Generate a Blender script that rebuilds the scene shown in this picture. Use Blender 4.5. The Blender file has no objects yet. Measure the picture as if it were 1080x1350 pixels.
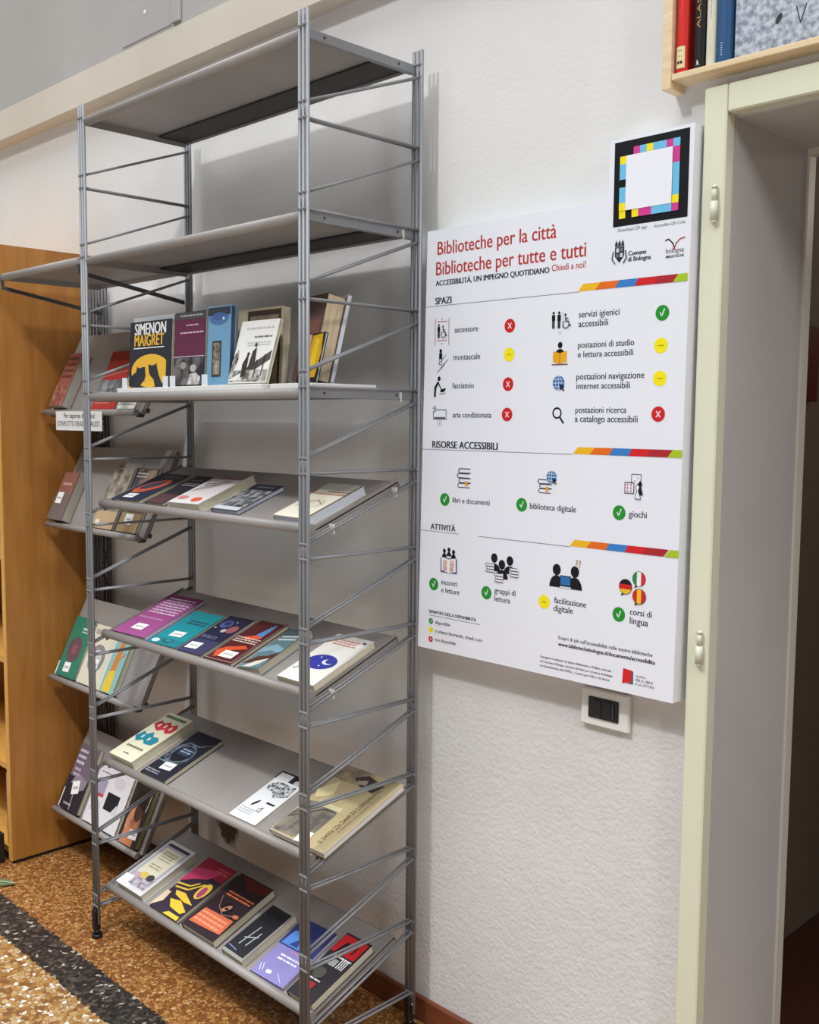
import bpy, math, random
from mathutils import Matrix, Vector

random.seed(7)
SC = bpy.context.scene
COL = SC.collection

# ---------------------------------------------------------------- camera
cam_d = bpy.data.cameras.new('camera')
cam = bpy.data.objects.new('camera', cam_d)
COL.objects.link(cam)
SC.camera = cam
cam_d.sensor_fit = 'HORIZONTAL'
cam_d.sensor_width = 36.0
cam_d.lens = 45.311
cam_d.clip_start = 0.05
_r = Vector((0.70524152, 0.70892022, 0.00815612))
_u = Vector((-0.06870146, 0.05688583, 0.99601411))
_f = Vector((-0.70563058, 0.70299084, -0.0888221))
_m = Matrix((( _r.x, _u.x, -_f.x), (_r.y, _u.y, -_f.y), (_r.z, _u.z, -_f.z))).to_4x4()
_m.translation = Vector((1.768, -1.7776, 1.5476))
cam.matrix_world = _m

# ---------------------------------------------------------------- light
world = bpy.data.worlds.new('world')
SC.world = world
world.use_nodes = True
_wn = world.node_tree
_bg = _wn.nodes['Background']
_tc = _wn.nodes.new('ShaderNodeTexCoord')
_sp = _wn.nodes.new('ShaderNodeSeparateXYZ')
_wn.links.new(_tc.outputs['Generated'], _sp.inputs[0])
# the rest of the room seen from here: dim far walls up to the bright ceiling
_rp = _wn.nodes.new('ShaderNodeValToRGB')
_el = _rp.color_ramp.elements
_el[0].position = 0.0; _el[0].color = (0.026, 0.0275, 0.029, 1)
_el[1].position = 0.64; _el[1].color = (0.026, 0.0275, 0.029, 1)
_e = _el.new(0.80); _e.color = (0.955, 0.995, 1.045, 1)
_wn.links.new(_sp.outputs['Z'], _rp.inputs['Fac'])
_wn.links.new(_rp.outputs['Color'], _bg.inputs['Color'])
_bg.inputs['Strength'].default_value = 4.0

def ceiling_lamp(name, loc, energy, radius, color=(0.98, 1.0, 1.02)):
    d = bpy.data.lights.new(name, 'POINT')
    d.energy = energy
    d.shadow_soft_size = radius
    d.color = color
    d.use_nodes = True
    nt = d.node_tree
    em = nt.nodes['Emission']
    fo = nt.nodes.new('ShaderNodeLightFalloff')
    fo.inputs['Strength'].default_value = 1.0
    nt.links.new(fo.outputs['Constant'], em.inputs['Strength'])
    o = bpy.data.objects.new(name, d)
    o.location = loc
    COL.objects.link(o)
    return o

ceiling_lamp('ceiling_lamp', (0.05, -1.95, 3.8), 14.5, 0.09)
ceiling_lamp('ceiling_lamp', (3.9, -1.3, 3.28), 9.0, 0.30)
ceiling_lamp('ceiling_lamp', (-1.4, -1.95, 3.8), 1.6, 0.3)
ceiling_lamp('corridor_fill_light', (1.5, 3.2, 2.6), 3.0, 0.15, (1.0, 0.9, 0.78))  # unseen fill light, added to lift the dark corridor

SC.view_settings.view_transform = 'Standard'
SC.view_settings.look = 'None'
SC.view_settings.gamma = 1.0
SC.view_settings.use_curve_mapping = False
SC.view_settings.exposure = 0.06

# ---------------------------------------------------------------- helpers
def lin(c):
    c = c / 255.0
    return c / 12.92 if c <= 0.04045 else ((c + 0.055) / 1.055) ** 2.4

_MC = {}
def pm(rgb, rough=0.5, metal=0.0, spec=0.5):
    key = ('p', tuple(rgb), rough, metal, spec)
    if key in _MC:
        return _MC[key]
    m = bpy.data.materials.new('paint_%d_%d_%d' % tuple(rgb))
    m.use_nodes = True
    b = m.node_tree.nodes['Principled BSDF']
    b.inputs['Base Color'].default_value = (lin(rgb[0]), lin(rgb[1]), lin(rgb[2]), 1)
    b.inputs['Roughness'].default_value = rough
    b.inputs['Metallic'].default_value = metal
    b.inputs['Specular IOR Level'].default_value = spec
    _MC[key] = m
    return m

def ramp(nt, stops):
    r = nt.nodes.new('ShaderNodeValToRGB')
    el = r.color_ramp.elements
    while len(el) < len(stops):
        el.new(0.5)
    for e, (p, c) in zip(el, stops):
        e.position = p
        e.color = (lin(c[0]), lin(c[1]), lin(c[2]), 1)
    return r

def noise(nt, scale, detail=4.0, coord='Object', vec_scale=None, rough=0.5):
    tc = nt.nodes.new('ShaderNodeTexCoord')
    n = nt.nodes.new('ShaderNodeTexNoise')
    n.inputs['Scale'].default_value = scale
    n.inputs['Detail'].default_value = detail
    n.inputs['Roughness'].default_value = rough
    if vec_scale:
        mp = nt.nodes.new('ShaderNodeMapping')
        mp.inputs['Scale'].default_value = vec_scale
        nt.links.new(tc.outputs[coord], mp.inputs[0])
        nt.links.new(mp.outputs[0], n.inputs['Vector'])
    else:
        nt.links.new(tc.outputs[coord], n.inputs['Vector'])
    return n

def nz(c1, c2, scale=60.0, c3=None, rough=0.4):
    """mottled printed picture"""
    key = ('n', tuple(c1), tuple(c2), scale, c3, rough)
    if key in _MC:
        return _MC[key]
    m = bpy.data.materials.new('mottled_print')
    m.use_nodes = True
    nt = m.node_tree
    b = nt.nodes['Principled BSDF']
    n = noise(nt, scale, 5.0)
    st = [(0.38, c1), (0.62, c2)] if c3 is None else [(0.36, c1), (0.5, c2), (0.62, c3)]
    r = ramp(nt, st)
    nt.links.new(n.outputs['Fac'], r.inputs['Fac'])
    nt.links.new(r.outputs['Color'], b.inputs['Base Color'])
    b.inputs['Roughness'].default_value = rough
    _MC[key] = m
    return m

def M(c):
    """colour tuple -> plain print material, material -> itself"""
    return c if isinstance(c, bpy.types.Material) else pm(c, 0.5, 0.0, 0.22)

class MB:
    def __init__(self, mat=None):
        self.v, self.f, self.mi, self.mats = [], [], [], []
        self.cur = 0
        self.sm = []
        if mat is not None:
            self.use(mat)
    def use(self, mat):
        mat = M(mat)
        if mat not in self.mats:
            self.mats.append(mat)
        self.cur = self.mats.index(mat)
        return self
    def add(self, vs, fs, smooth=False):
        o = len(self.v)
        self.v += [tuple(p) for p in vs]
        for f in fs:
            self.f.append([o + i for i in f]); self.mi.append(self.cur); self.sm.append(smooth)
        return self
    def box(self, x0, x1, y0, y1, z0, z1, T=None, bev=0.0):
        if bev > 0:
            b = bev
            # chamfered along all twelve edges
            vs = []
            for sx in (0, 1):
                for sy in (0, 1):
                    for sz in (0, 1):
                        X, Y, Z = (x0, x1)[sx], (y0, y1)[sy], (z0, z1)[sz]
                        dx, dy, dz = (b, -b)[sx], (b, -b)[sy], (b, -b)[sz]
                        vs += [(X, Y + dy, Z + dz), (X + dx, Y, Z + dz), (X + dx, Y + dy, Z)]
            def I(sx, sy, sz, k): return (sx * 4 + sy * 2 + sz) * 3 + k
            fs = []
            for s in (0, 1):
                q = [(s, 0, 0), (s, 1, 0), (s, 1, 1), (s, 0, 1)]
                fs.append([I(*p, 0) for p in (q if s else q[::-1])])
                q = [(0, s, 0), (0, s, 1), (1, s, 1), (1, s, 0)]
                fs.append([I(*p, 1) for p in (q if s else q[::-1])])
                q = [(0, 0, s), (1, 0, s), (1, 1, s), (0, 1, s)]
                fs.append([I(*p, 2) for p in (q if s else q[::-1])])
            for a in (0, 1):
                for c in (0, 1):
                    fs.append([I(a, c, 0, 0), I(a, c, 1, 0), I(a, c, 1, 1), I(a, c, 0, 1)])
                    fs.append([I(a, 0, c, 0), I(a, 1, c, 0), I(a, 1, c, 2), I(a, 0, c, 2)])
                    fs.append([I(0, a, c, 1), I(1, a, c, 1), I(1, a, c, 2), I(0, a, c, 2)])
            for sx in (0, 1):
                for sy in (0, 1):
                    for sz in (0, 1):
                        fs.append([I(sx, sy, sz, k) for k in range(3)])
        else:
            vs = [(x, y, z) for x in (x0, x1) for y in (y0, y1) for z in (z0, z1)]
            fs = [[0, 1, 3, 2], [4, 6, 7, 5], [0, 4, 5, 1], [2, 3, 7, 6], [0, 2, 6, 4], [1, 5, 7, 3]]
        if T is not None:
            vs = [T @ Vector(p) for p in vs]
        return self.add(vs, fs)
    def tube(self, p, q, r, n=8, r2=None, cap=True):
        p, q = Vector(p), Vector(q)
        d = (q - p).normalized()
        a = d.orthogonal().normalized(); b = d.cross(a)
        r2 = r if r2 is None else r2
        vs = [p + (a * math.cos(t) + b * math.sin(t)) * r for t in [2 * math.pi * i / n for i in range(n)]]
        vs += [q + (a * math.cos(t) + b * math.sin(t)) * r2 for t in [2 * math.pi * i / n for i in range(n)]]
        self.add(vs, [[i, (i + 1) % n, n + (i + 1) % n, n + i] for i in range(n)], True)
        if cap:
            o = len(self.v) - 2 * n
            self.f.append([o + i for i in range(n)][::-1]); self.mi.append(self.cur); self.sm.append(False)
            self.f.append([o + n + i for i in range(n)]); self.mi.append(self.cur); self.sm.append(False)
        return self
    def path(self, pts, r, n=6):
        for a, b in zip(pts[:-1], pts[1:]):
            self.tube(a, b, r, n)
        return self
    def prism(self, poly, fn, h0, h1):
        """poly in 2D, fn(u, v, h) -> 3D"""
        n = len(poly)
        vs = [fn(u, v, h0) for u, v in poly] + [fn(u, v, h1) for u, v in poly]
        self.add(vs, [list(range(n))[::-1], [n + i for i in range(n)]] +
                 [[i, (i + 1) % n, n + (i + 1) % n, n + i] for i in range(n)])
        return self
    def poly(self, pts3):
        return self.add(pts3, [list(range(len(pts3)))])
    def build(self, name, parent=None, matrix=None):
        me = bpy.data.meshes.new(name)
        me.from_pydata(self.v, [], self.f)
        for m in self.mats:
            me.materials.append(m)
        me.polygons.foreach_set('material_index', self.mi)
        me.polygons.foreach_set('use_smooth', self.sm)
        me.update()
        o = bpy.data.objects.new(name, me)
        COL.objects.link(o)
        if parent is not None:
            o.parent = parent
        if matrix is not None:
            o.matrix_world = matrix
        return o

def tag(o, label=None, cat=None, group=None, kind=None):
    if label: o['label'] = label
    if cat: o['category'] = cat
    if group: o['group'] = group
    if kind: o['kind'] = kind
    return o

def empty(name, matrix=None):
    o = bpy.data.objects.new(name, None)
    o.empty_display_size = 0.05
    COL.objects.link(o)
    if matrix is not None:
        o.matrix_world = matrix if isinstance(matrix, Matrix) else Matrix.Translation(matrix)
    return o

_TX = {}
def text_geo(s, bold=0):
    """flat outlines of a line of lettering: verts, faces, width"""
    k = (s, bold)
    if k in _TX:
        return _TX[k]
    cu = bpy.data.curves.new('lettering', 'FONT')
    cu.body = s
    cu.size = 1.0
    cu.resolution_u = 3
    o = bpy.data.objects.new('lettering', cu)
    me = bpy.data.meshes.new_from_object(o)
    vs = [(v.co.x, v.co.y) for v in me.vertices]
    fs = [list(p.vertices) for p in me.polygons]
    bpy.data.objects.remove(o); bpy.data.curves.remove(cu); bpy.data.meshes.remove(me)
    x0 = min(v[0] for v in vs); x1 = max(v[0] for v in vs)
    vs = [(a - x0, b) for a, b in vs]
    _TX[k] = (vs, fs, x1 - x0)
    return _TX[k]

class Print(MB):
    """flat printing on a surface: fn(u, v, h) maps print coordinates to 3D"""
    def __init__(self, fn, step=0.00012, h=0.0003):
        super().__init__()
        self.fn, self.h, self.step = fn, h, step
    def up(self):
        self.h += self.step
        return self
    def pg(self, pts, c):
        self.use(c); self.poly([self.fn(u, v, self.h) for u, v in pts]); return self.up()
    def rect(self, u0, v0, u1, v1, c):
        return self.pg([(u0, v0), (u1, v0), (u1, v1), (u0, v1)], c)
    def ell(self, u, v, ru, rv, c, n=28, rot=0.0, a0=0.0, a1=2 * math.pi):
        pts = []
        full = abs(a1 - a0 - 2 * math.pi) < 1e-6
        for i in range(n if full else n + 1):
            t = a0 + (a1 - a0) * i / n
            x, y = ru * math.cos(t), rv * math.sin(t)
            pts.append((u + x * math.cos(rot) - y * math.sin(rot), v + x * math.sin(rot) + y * math.cos(rot)))
        return self.pg(pts, c)
    def line(self, pts, w, c, w2=None):
        self.use(c)
        w2 = w if w2 is None else w2
        for (a, b), (d, e) in zip(pts[:-1], pts[1:]):
            dx, dy = d - a, e - b
            L = math.hypot(dx, dy) or 1e-9
            nx, ny = -dy / L * w / 2, dx / L * w / 2
            ex, ey = dx / L * w * 0.3, dy / L * w * 0.3
            self.poly([self.fn(*p, self.h) for p in ((a + nx - ex, b + ny - ey), (a - nx - ex, b - ny - ey), (d - nx + ex, e - ny + ey), (d + nx + ex, e + ny + ey))])
        return self.up()
    def text(self, s, u, v, w, c, bold=0, tall=1.0):
        vs, fs, W = text_geo(s)
        d = (0.0, 0.026, 0.075)[bold]
        k = w / (W + d)
        self.use(c)
        for o in ((0.0,), (0.0, d), (0.0, d / 2, d))[bold]:
            self.add([self.fn(u + (a + o) * k, v + b * k * tall, self.h) for a, b in vs], fs)
            self.h += 0.00003
        return self.up()
    def ring(self, u, v, r, w, c, n=26, rot=0, a0=0.0, a1=2 * math.pi):
        pts = [(u + r * math.cos(a0 + (a1 - a0) * i / n), v + r * math.sin(a0 + (a1 - a0) * i / n)) for i in range(n + 1)]
        return self.line(pts, w, c)

# ---------------------------------------------------------------- materials of the room
def m_plaster(name, base, bump=0.35, stain=False):
    m = bpy.data.materials.new(name)
    m.use_nodes = True
    nt = m.node_tree
    b = nt.nodes['Principled BSDF']
    n = noise(nt, 2.2, 4)
    d = 10
    r = ramp(nt, [(0.3, tuple(max(0, c - d) for c in base)), (0.7, base)])
    nt.links.new(n.outputs['Fac'], r.inputs['Fac'])
    colour = r.outputs['Color']
    if stain:
        tc = nt.nodes.new('ShaderNodeTexCoord')
        mp = nt.nodes.new('ShaderNodeMapping')
        mp.inputs['Location'].default_value = (0.875 / 0.06, 0, -0.255 / 0.055)
        mp.inputs['Scale'].default_value = (1 / 0.06, 0, 1 / 0.055)
        nt.links.new(tc.outputs['Object'], mp.inputs[0])
        ln = nt.nodes.new('ShaderNodeVectorMath'); ln.operation = 'LENGTH'
        nt.links.new(mp.outputs[0], ln.inputs[0])
        n3 = noise(nt, 26, 4)
        ad = nt.nodes.new('ShaderNodeMath'); ad.operation = 'MULTIPLY_ADD'
        nt.links.new(n3.outputs['Fac'], ad.inputs[0]); ad.inputs[1].default_value = 1.6
        nt.links.new(ln.outputs['Value'], ad.inputs[2])
        rr = ramp(nt, [(0.55, (255, 255, 255)), (0.72, (0, 0, 0))])
        dv = nt.nodes.new('ShaderNodeMath'); dv.operation = 'MULTIPLY'; dv.inputs[1].default_value = 0.4
        nt.links.new(ad.outputs[0], dv.inputs[0]); nt.links.new(dv.outputs[0], rr.inputs['Fac'])
        mx = nt.nodes.new('ShaderNodeMix'); mx.data_type = 'RGBA'
        nt.links.new(rr.outputs['Color'], mx.inputs['Factor'])
        nt.links.new(colour, mx.inputs['A']); mx.inputs['B'].default_value = (lin(95), lin(82), lin(70), 1)
        colour = mx.outputs['Result']
    nt.links.new(colour, b.inputs['Base Color'])
    b.inputs['Roughness'].default_value = 0.75
    b.inputs['Specular IOR Level'].default_value = 0.25
    n2 = noise(nt, 95, 6, rough=0.6)
    n4 = noise(nt, 30, 3)
    sm = nt.nodes.new('ShaderNodeMath'); sm.operation = 'MULTIPLY_ADD'; sm.inputs[1].default_value = 0.6
    nt.links.new(n4.outputs['Fac'], sm.inputs[0]); nt.links.new(n2.outputs['Fac'], sm.inputs[2])
    # the plaster is coarser low on the wall
    tc2 = nt.nodes.new('ShaderNodeTexCoord')
    sp = nt.nodes.new('ShaderNodeSeparateXYZ'); nt.links.new(tc2.outputs['Object'], sp.inputs[0])
    mr = nt.nodes.new('ShaderNodeMapRange')
    mr.inputs['From Min'].default_value = 0.9; mr.inputs['From Max'].default_value = 1.1
    mr.inputs['To Min'].default_value = bump; mr.inputs['To Max'].default_value = bump * 0.35
    nt.links.new(sp.outputs['Z'], mr.inputs['Value'])
    bp = nt.nodes.new('ShaderNodeBump')
    bp.inputs['Distance'].default_value = 0.012
    nt.links.new(mr.outputs[0], bp.inputs['Strength'])
    nt.links.new(sm.outputs[0], bp.inputs['Height'])
    nt.links.new(bp.outputs[0], b.inputs['Normal'])
    return m

def m_wood(name, c1, c2, grain=(14, 14, 1.2), rough=0.4):
    m = bpy.data.materials.new(name)
    m.use_nodes = True
    nt = m.node_tree
    b = nt.nodes['Principled BSDF']
    n = noise(nt, 3.0, 6, vec_scale=grain, rough=0.6)
    n.inputs['Distortion'].default_value = 0.8
    r = ramp(nt, [(0.35, c1), (0.65, c2)])
    nt.links.new(n.outputs['Fac'], r.inputs['Fac'])
    nt.links.new(r.outputs['Color'], b.inputs['Base Color'])
    b.inputs['Roughness'].default_value = rough
    return m

def m_terrazzo():
    m = bpy.data.materials.new('terrazzo')
    m.use_nodes = True
    nt = m.node_tree
    L = nt.links.new
    b = nt.nodes['Principled BSDF']
    tc = nt.nodes.new('ShaderNodeTexCoord')
    wob = nt.nodes.new('ShaderNodeTexNoise'); wob.inputs['Scale'].default_value = 40
    L(tc.outputs['Object'], wob.inputs['Vector'])
    mixv = nt.nodes.new('ShaderNodeMix'); mixv.data_type = 'VECTOR'; mixv.inputs['Factor'].default_value = 0.02
    L(tc.outputs['Object'], mixv.inputs['A']); L(wob.outputs['Color'], mixv.inputs['B'])
    def chips(scale, stops, edge, grout):
        v = nt.nodes.new('ShaderNodeTexVoronoi'); v.inputs['Scale'].default_value = scale
        L(mixv.outputs['Result'], v.inputs['Vector'])
        sp = nt.nodes.new('ShaderNodeSeparateColor'); L(v.outputs['Color'], sp.inputs[0])
        r = ramp(nt, stops); r.color_ramp.interpolation = 'CONSTANT'
        L(sp.outputs['Red'], r.inputs['Fac'])
        e = nt.nodes.new('ShaderNodeTexVoronoi'); e.feature = 'DISTANCE_TO_EDGE'; e.inputs['Scale'].default_value = scale
        L(mixv.outputs['Result'], e.inputs['Vector'])
        er = ramp(nt, [(0.0, (0, 0, 0)), (edge, (255, 255, 255))])
        L(e.outputs['Distance'], er.inputs['Fac'])
        mx = nt.nodes.new('ShaderNodeMix'); mx.data_type = 'RGBA'
        L(er.outputs['Color'], mx.inputs['Factor'])
        mx.inputs['A'].default_value = (lin(grout[0]), lin(grout[1]), lin(grout[2]), 1)
        L(r.outputs['Color'], mx.inputs['B'])
        return mx.outputs['Result']
    rear = chips(105, [(0, (128, 80, 38)), (0.2, (166, 116, 62)), (0.45, (150, 98, 48)), (0.62, (176, 128, 74)), (0.8, (116, 70, 34)), (0.95, (186, 150, 104))], 0.12, (82, 48, 22))
    band = chips(85, [(0, (40, 36, 34)), (0.3, (62, 56, 50)), (0.6, (30, 27, 27)), (0.78, (84, 76, 66)), (0.95, (165, 155, 140))], 0.10, (34, 28, 26))
    front = chips(75, [(0, (160, 120, 66)), (0.2, (176, 150, 108)), (0.42, (142, 98, 48)), (0.6, (168, 136, 88)), (0.75, (118, 78, 40)), (0.88, (214, 204, 186))], 0.12, (120, 82, 48))
    sx = nt.nodes.new('ShaderNodeSeparateXYZ'); L(tc.outputs['Object'], sx.inputs[0])
    n = nt.nodes.new('ShaderNodeTexNoise'); n.inputs['Scale'].default_value = 60
    L(tc.outputs['Object'], n.inputs['Vector'])
    jit = nt.nodes.new('ShaderNodeMath'); jit.operation = 'MULTIPLY_ADD'; jit.inputs[1].default_value = 0.035
    L(n.outputs['Fac'], jit.inputs[0]); L(sx.outputs['Y'], jit.inputs[2])
    def gt(v):
        g = nt.nodes.new('ShaderNodeMath'); g.operation = 'GREATER_THAN'; g.inputs[1].default_value = v
        L(jit.outputs[0], g.inputs[0]); return g.outputs[0]
    m1 = nt.nodes.new('ShaderNodeMix'); m1.data_type = 'RGBA'
    L(gt(-0.525), m1.inputs['Factor']); L(front, m1.inputs['A']); L(band, m1.inputs['B'])
    m2 = nt.nodes.new('ShaderNodeMix'); m2.data_type = 'RGBA'
    L(gt(-0.412), m2.inputs['Factor']); L(m1.outputs['Result'], m2.inputs['A']); L(rear, m2.inputs['B'])
    grey = chips(75, [(0, (150, 146, 140)), (0.3, (180, 176, 170)), (0.6, (120, 116, 112)), (0.8, (200, 196, 190))], 0.12, (110, 106, 100))  # unseen outer floor, made grey so its bounced light stays neutral
    m3 = nt.nodes.new('ShaderNodeMix'); m3.data_type = 'RGBA'
    L(gt(-1.25), m3.inputs['Factor']); L(grey, m3.inputs['A']); L(m2.outputs['Result'], m3.inputs['B'])
    L(m3.outputs['Result'], b.inputs['Base Color'])
    b.inputs['Roughness'].default_value = 0.38
    return m

def m_metal(name, rgb, rough=0.4, metal=0.55):
    m = bpy.data.materials.new(name)
    m.use_nodes = True
    nt = m.node_tree
    b = nt.nodes['Principled BSDF']
    n = noise(nt, 5, 3)
    r = ramp(nt, [(0.35, tuple(int(c * 0.95) for c in rgb)), (0.65, rgb)])
    nt.links.new(n.outputs['Fac'], r.inputs['Fac'])
    nt.links.new(r.outputs['Color'], b.inputs['Base Color'])
    b.inputs['Roughness'].default_value = rough
    b.inputs['Metallic'].default_value = metal
    return m

WALL = m_plaster('white_plaster', (223, 221, 218), 0.28, True)
UPPER = m_plaster('grey_white_paint', (174, 170, 165), 0.05)
BEIGE = m_plaster('beige_paint', (206, 196, 182), 0.06)
CREAM = pm((216, 215, 190), 0.45)
REVEAL = m_plaster('grey_reveal_paint', (190, 186, 183), 0.08)
STEEL = m_metal('grey_steel', (132, 133, 135), 0.42, 0.15)
SHELF = m_metal('taupe_enamel', (150, 143, 137), 0.5, 0.0)
DKSTEEL = m_metal('dark_steel', (84, 84, 86), 0.45, 0.4)
BLACK = pm((18, 17, 17), 0.45)
ORANGEWOOD = m_wood('orange_veneer', (150, 96, 38), (166, 112, 50), (9, 9, 0.9))
EDGEWOOD = m_wood('veneer_edging', (196, 140, 60), (214, 160, 80), (20, 20, 1))
PINE = m_wood('pine', (214, 186, 146), (230, 206, 170), (2, 20, 20), 0.5)
SKIRT = m_wood('brown_skirting', (96, 48, 26), (122, 66, 38), (2, 20, 20), 0.45)
WHITEPL = pm((232, 230, 224), 0.35)
STICKER = pm((238, 236, 232), 0.5)
PAGES = m_wood('page_edges', (204, 194, 168), (226, 218, 194), (3, 3, 160), 0.8)
PAGESW = m_wood('white_page_edges', (206, 210, 222), (228, 230, 238), (3, 3, 160), 0.8)

# ---------------------------------------------------------------- setting
W = 0.055          # face of the back wall
DX0, DX1, DZ = 0.783, 1.70, 2.12
b = MB(m_terrazzo()); b.box(-12, 12, -14, 0.40, -0.05, 0.0)
tag(b.build('floor'), kind='structure')
b = MB(WALL)
b.box(-4.2, DX0, W, 0.39, 0, 2.73); b.box(DX0, DX1, W, 0.39, DZ, 2.73); b.box(DX1, 3.2, W, 0.39, 0, 2.73)
tag(b.build('wall_back'), kind='structure')
b = MB(UPPER); b.box(-4.2, 3.2, -0.004, 0.39, 2.7235, 3.7)
tag(b.build('wall_upper'), kind='structure')
b = MB(BEIGE); b.box(-4.2, 3.2, -0.01, W + 0.001, 2.6145, 2.7235)
tag(b.build('trim_1'), kind='structure')
b = MB(SKIRT); b.box(-1.62, 0.736, 0.04, W, 0.0, 0.064, bev=0.003)
tag(b.build('baseboard_back'), kind='structure')
# door opening: casing with hinge pins, painted reveal, trim on the far edge
b = MB(CREAM)
b.box(0.738, DX0 + 0.002, 0.022, W + 0.001, 0, 2.172, bev=0.003)
b.box(DX0 + 0.0028, DX1 - 0.0028, 0.022, W + 0.001, DZ, 2.172, bev=0.003)
b.box(DX1 - 0.002, DX1 + 0.045, 0.022, W + 0.001, 0, 2.172, bev=0.003)
frame = b.build('door_1'); tag(frame, kind='structure')
for z0, z1 in ((1.924, 1.990), (1.079, 1.145)):
    h = MB(pm((206, 204, 186), 0.4))
    h.tube((0.769, 0.016, z0), (0.769, 0.016, z0 + 0.036), 0.0075, 12)
    h.tube((0.769, 0.016, z0 + 0.037), (0.769, 0.016, z1 - 0.006), 0.0052, 12)
    h.tube((0.769, 0.016, z1 - 0.006), (0.769, 0.016, z1), 0.0062, 12, r2=0.003)
    h.tube((0.769, 0.016, z0 - 0.004), (0.769, 0.016, z0), 0.004, 12, r2=0.0075)
    h.build('hinge', frame)
b = MB(REVEAL)
b.box(DX0 - 0.001, DX0 + 0.004, W + 0.002, 0.362, 0, DZ - 0.004)
b.box(DX0 - 0.001, DX1 + 0.001, W + 0.002, 0.362, DZ - 0.0038, DZ + 0.001)
b.box(DX1 - 0.004, DX1 + 0.001, W + 0.002, 0.362, 0, DZ - 0.004)
tag(b.build('trim_2'), kind='structure')
b = MB(pm((205, 200, 188), 0.4))
b.box(DX0 - 0.002, DX0 + 0.009, 0.3625, 0.392, 0, DZ - 0.016)
b.box(DX0 - 0.002, DX1, 0.3625, 0.392, DZ - 0.0158, DZ + 0.001)
tag(b.build('trim_3'), kind='structure')
# dim corridor beyond the door
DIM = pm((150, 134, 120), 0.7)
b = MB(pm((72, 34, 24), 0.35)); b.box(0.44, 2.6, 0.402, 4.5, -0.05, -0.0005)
tag(b.build('floor_corridor'), kind='structure')
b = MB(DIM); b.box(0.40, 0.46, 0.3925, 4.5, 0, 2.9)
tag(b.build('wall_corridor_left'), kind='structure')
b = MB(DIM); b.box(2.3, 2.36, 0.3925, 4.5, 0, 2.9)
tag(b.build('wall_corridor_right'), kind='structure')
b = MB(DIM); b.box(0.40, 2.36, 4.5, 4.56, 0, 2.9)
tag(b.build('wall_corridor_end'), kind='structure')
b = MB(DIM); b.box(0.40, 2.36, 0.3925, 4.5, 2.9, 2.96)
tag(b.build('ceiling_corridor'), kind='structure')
b = MB(pm((120, 12, 10), 0.4)); b.box(0.4605, 0.478, 0.86, 1.165, 1.61, 1.82, bev=0.003)
tag(b.build('wall_panel'), 'dark red rectangular panel on the dim corridor wall seen through the door', 'panel')
# painted-over electrics high on the wall
jb = MB(UPPER); jb.box(-1.342, -1.052, -0.0075, -0.0035, 2.737, 2.848, bev=0.0015)
jbo = jb.build('junction_box_cover'); tag(jbo, 'painted rectangular junction box cover high on the wall above the beige beam', 'junction box')
s = MB(pm((235, 235, 232), 0.3)); s.tube((-1.2, -0.009, 2.813), (-1.2, -0.0075, 2.813), 0.006, 12); s.build('screw', jbo)
cd = MB(UPPER); cd.box(-1.04, -0.996, -0.016, -0.0045, 2.735, 3.6, bev=0.002)
tag(cd.build('cable_duct'), 'vertical flat cable duct painted like the upper wall beside the junction box', 'cable duct')
# socket under the board
so = MB(WHITEPL); so.box(0.475, 0.597, 0.042, W, 0.894, 0.974, bev=0.003)
soo = so.build('wall_socket'); tag(soo, 'white wall socket plate with a black outlet under the information board', 'socket')
s = MB(BLACK); s.box(0.496, 0.573, 0.0385, 0.043, 0.912, 0.958, bev=0.002)
for x in (0.508, 0.534):
    s.box(x, x + 0.022, 0.0365, 0.039, 0.917, 0.953, bev=0.001)
s.use(pm((48, 48, 50), 0.3)); s.box(0.5585, 0.563, 0.036, 0.039, 0.918, 0.952)
s.build('outlet', soo)
# green leaf on the floor
g = MB(pm((92, 108, 74), 0.6))
lf = [(-0.06, 0), (-0.035, 0.018), (0.0, 0.026), (0.03, 0.02), (0.065, 0.0), (0.03, -0.02), (0, -0.026), (-0.035, -0.018)]
gm = Matrix.Translation((-1.535, -0.404, 0.0)) @ Matrix.Rotation(0.5, 4, 'Z')
g.prism(lf, lambda u, v, h: gm @ Vector((u, v, h + 0.006 - 60 * 0.1 * v * v * 1.2)), 0.0, 0.003)
go = g.build('fallen_leaf'); tag(go, 'green fallen leaf on the terrazzo in front of the wooden bookcase', 'leaf')
s = MB(pm((176, 190, 150), 0.5)); s.tube(gm @ Vector((-0.075, 0, 0.006)), gm @ Vector((0.06, 0, 0.0098)), 0.0016, 6); s.build('leaf_vein', go)

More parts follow.
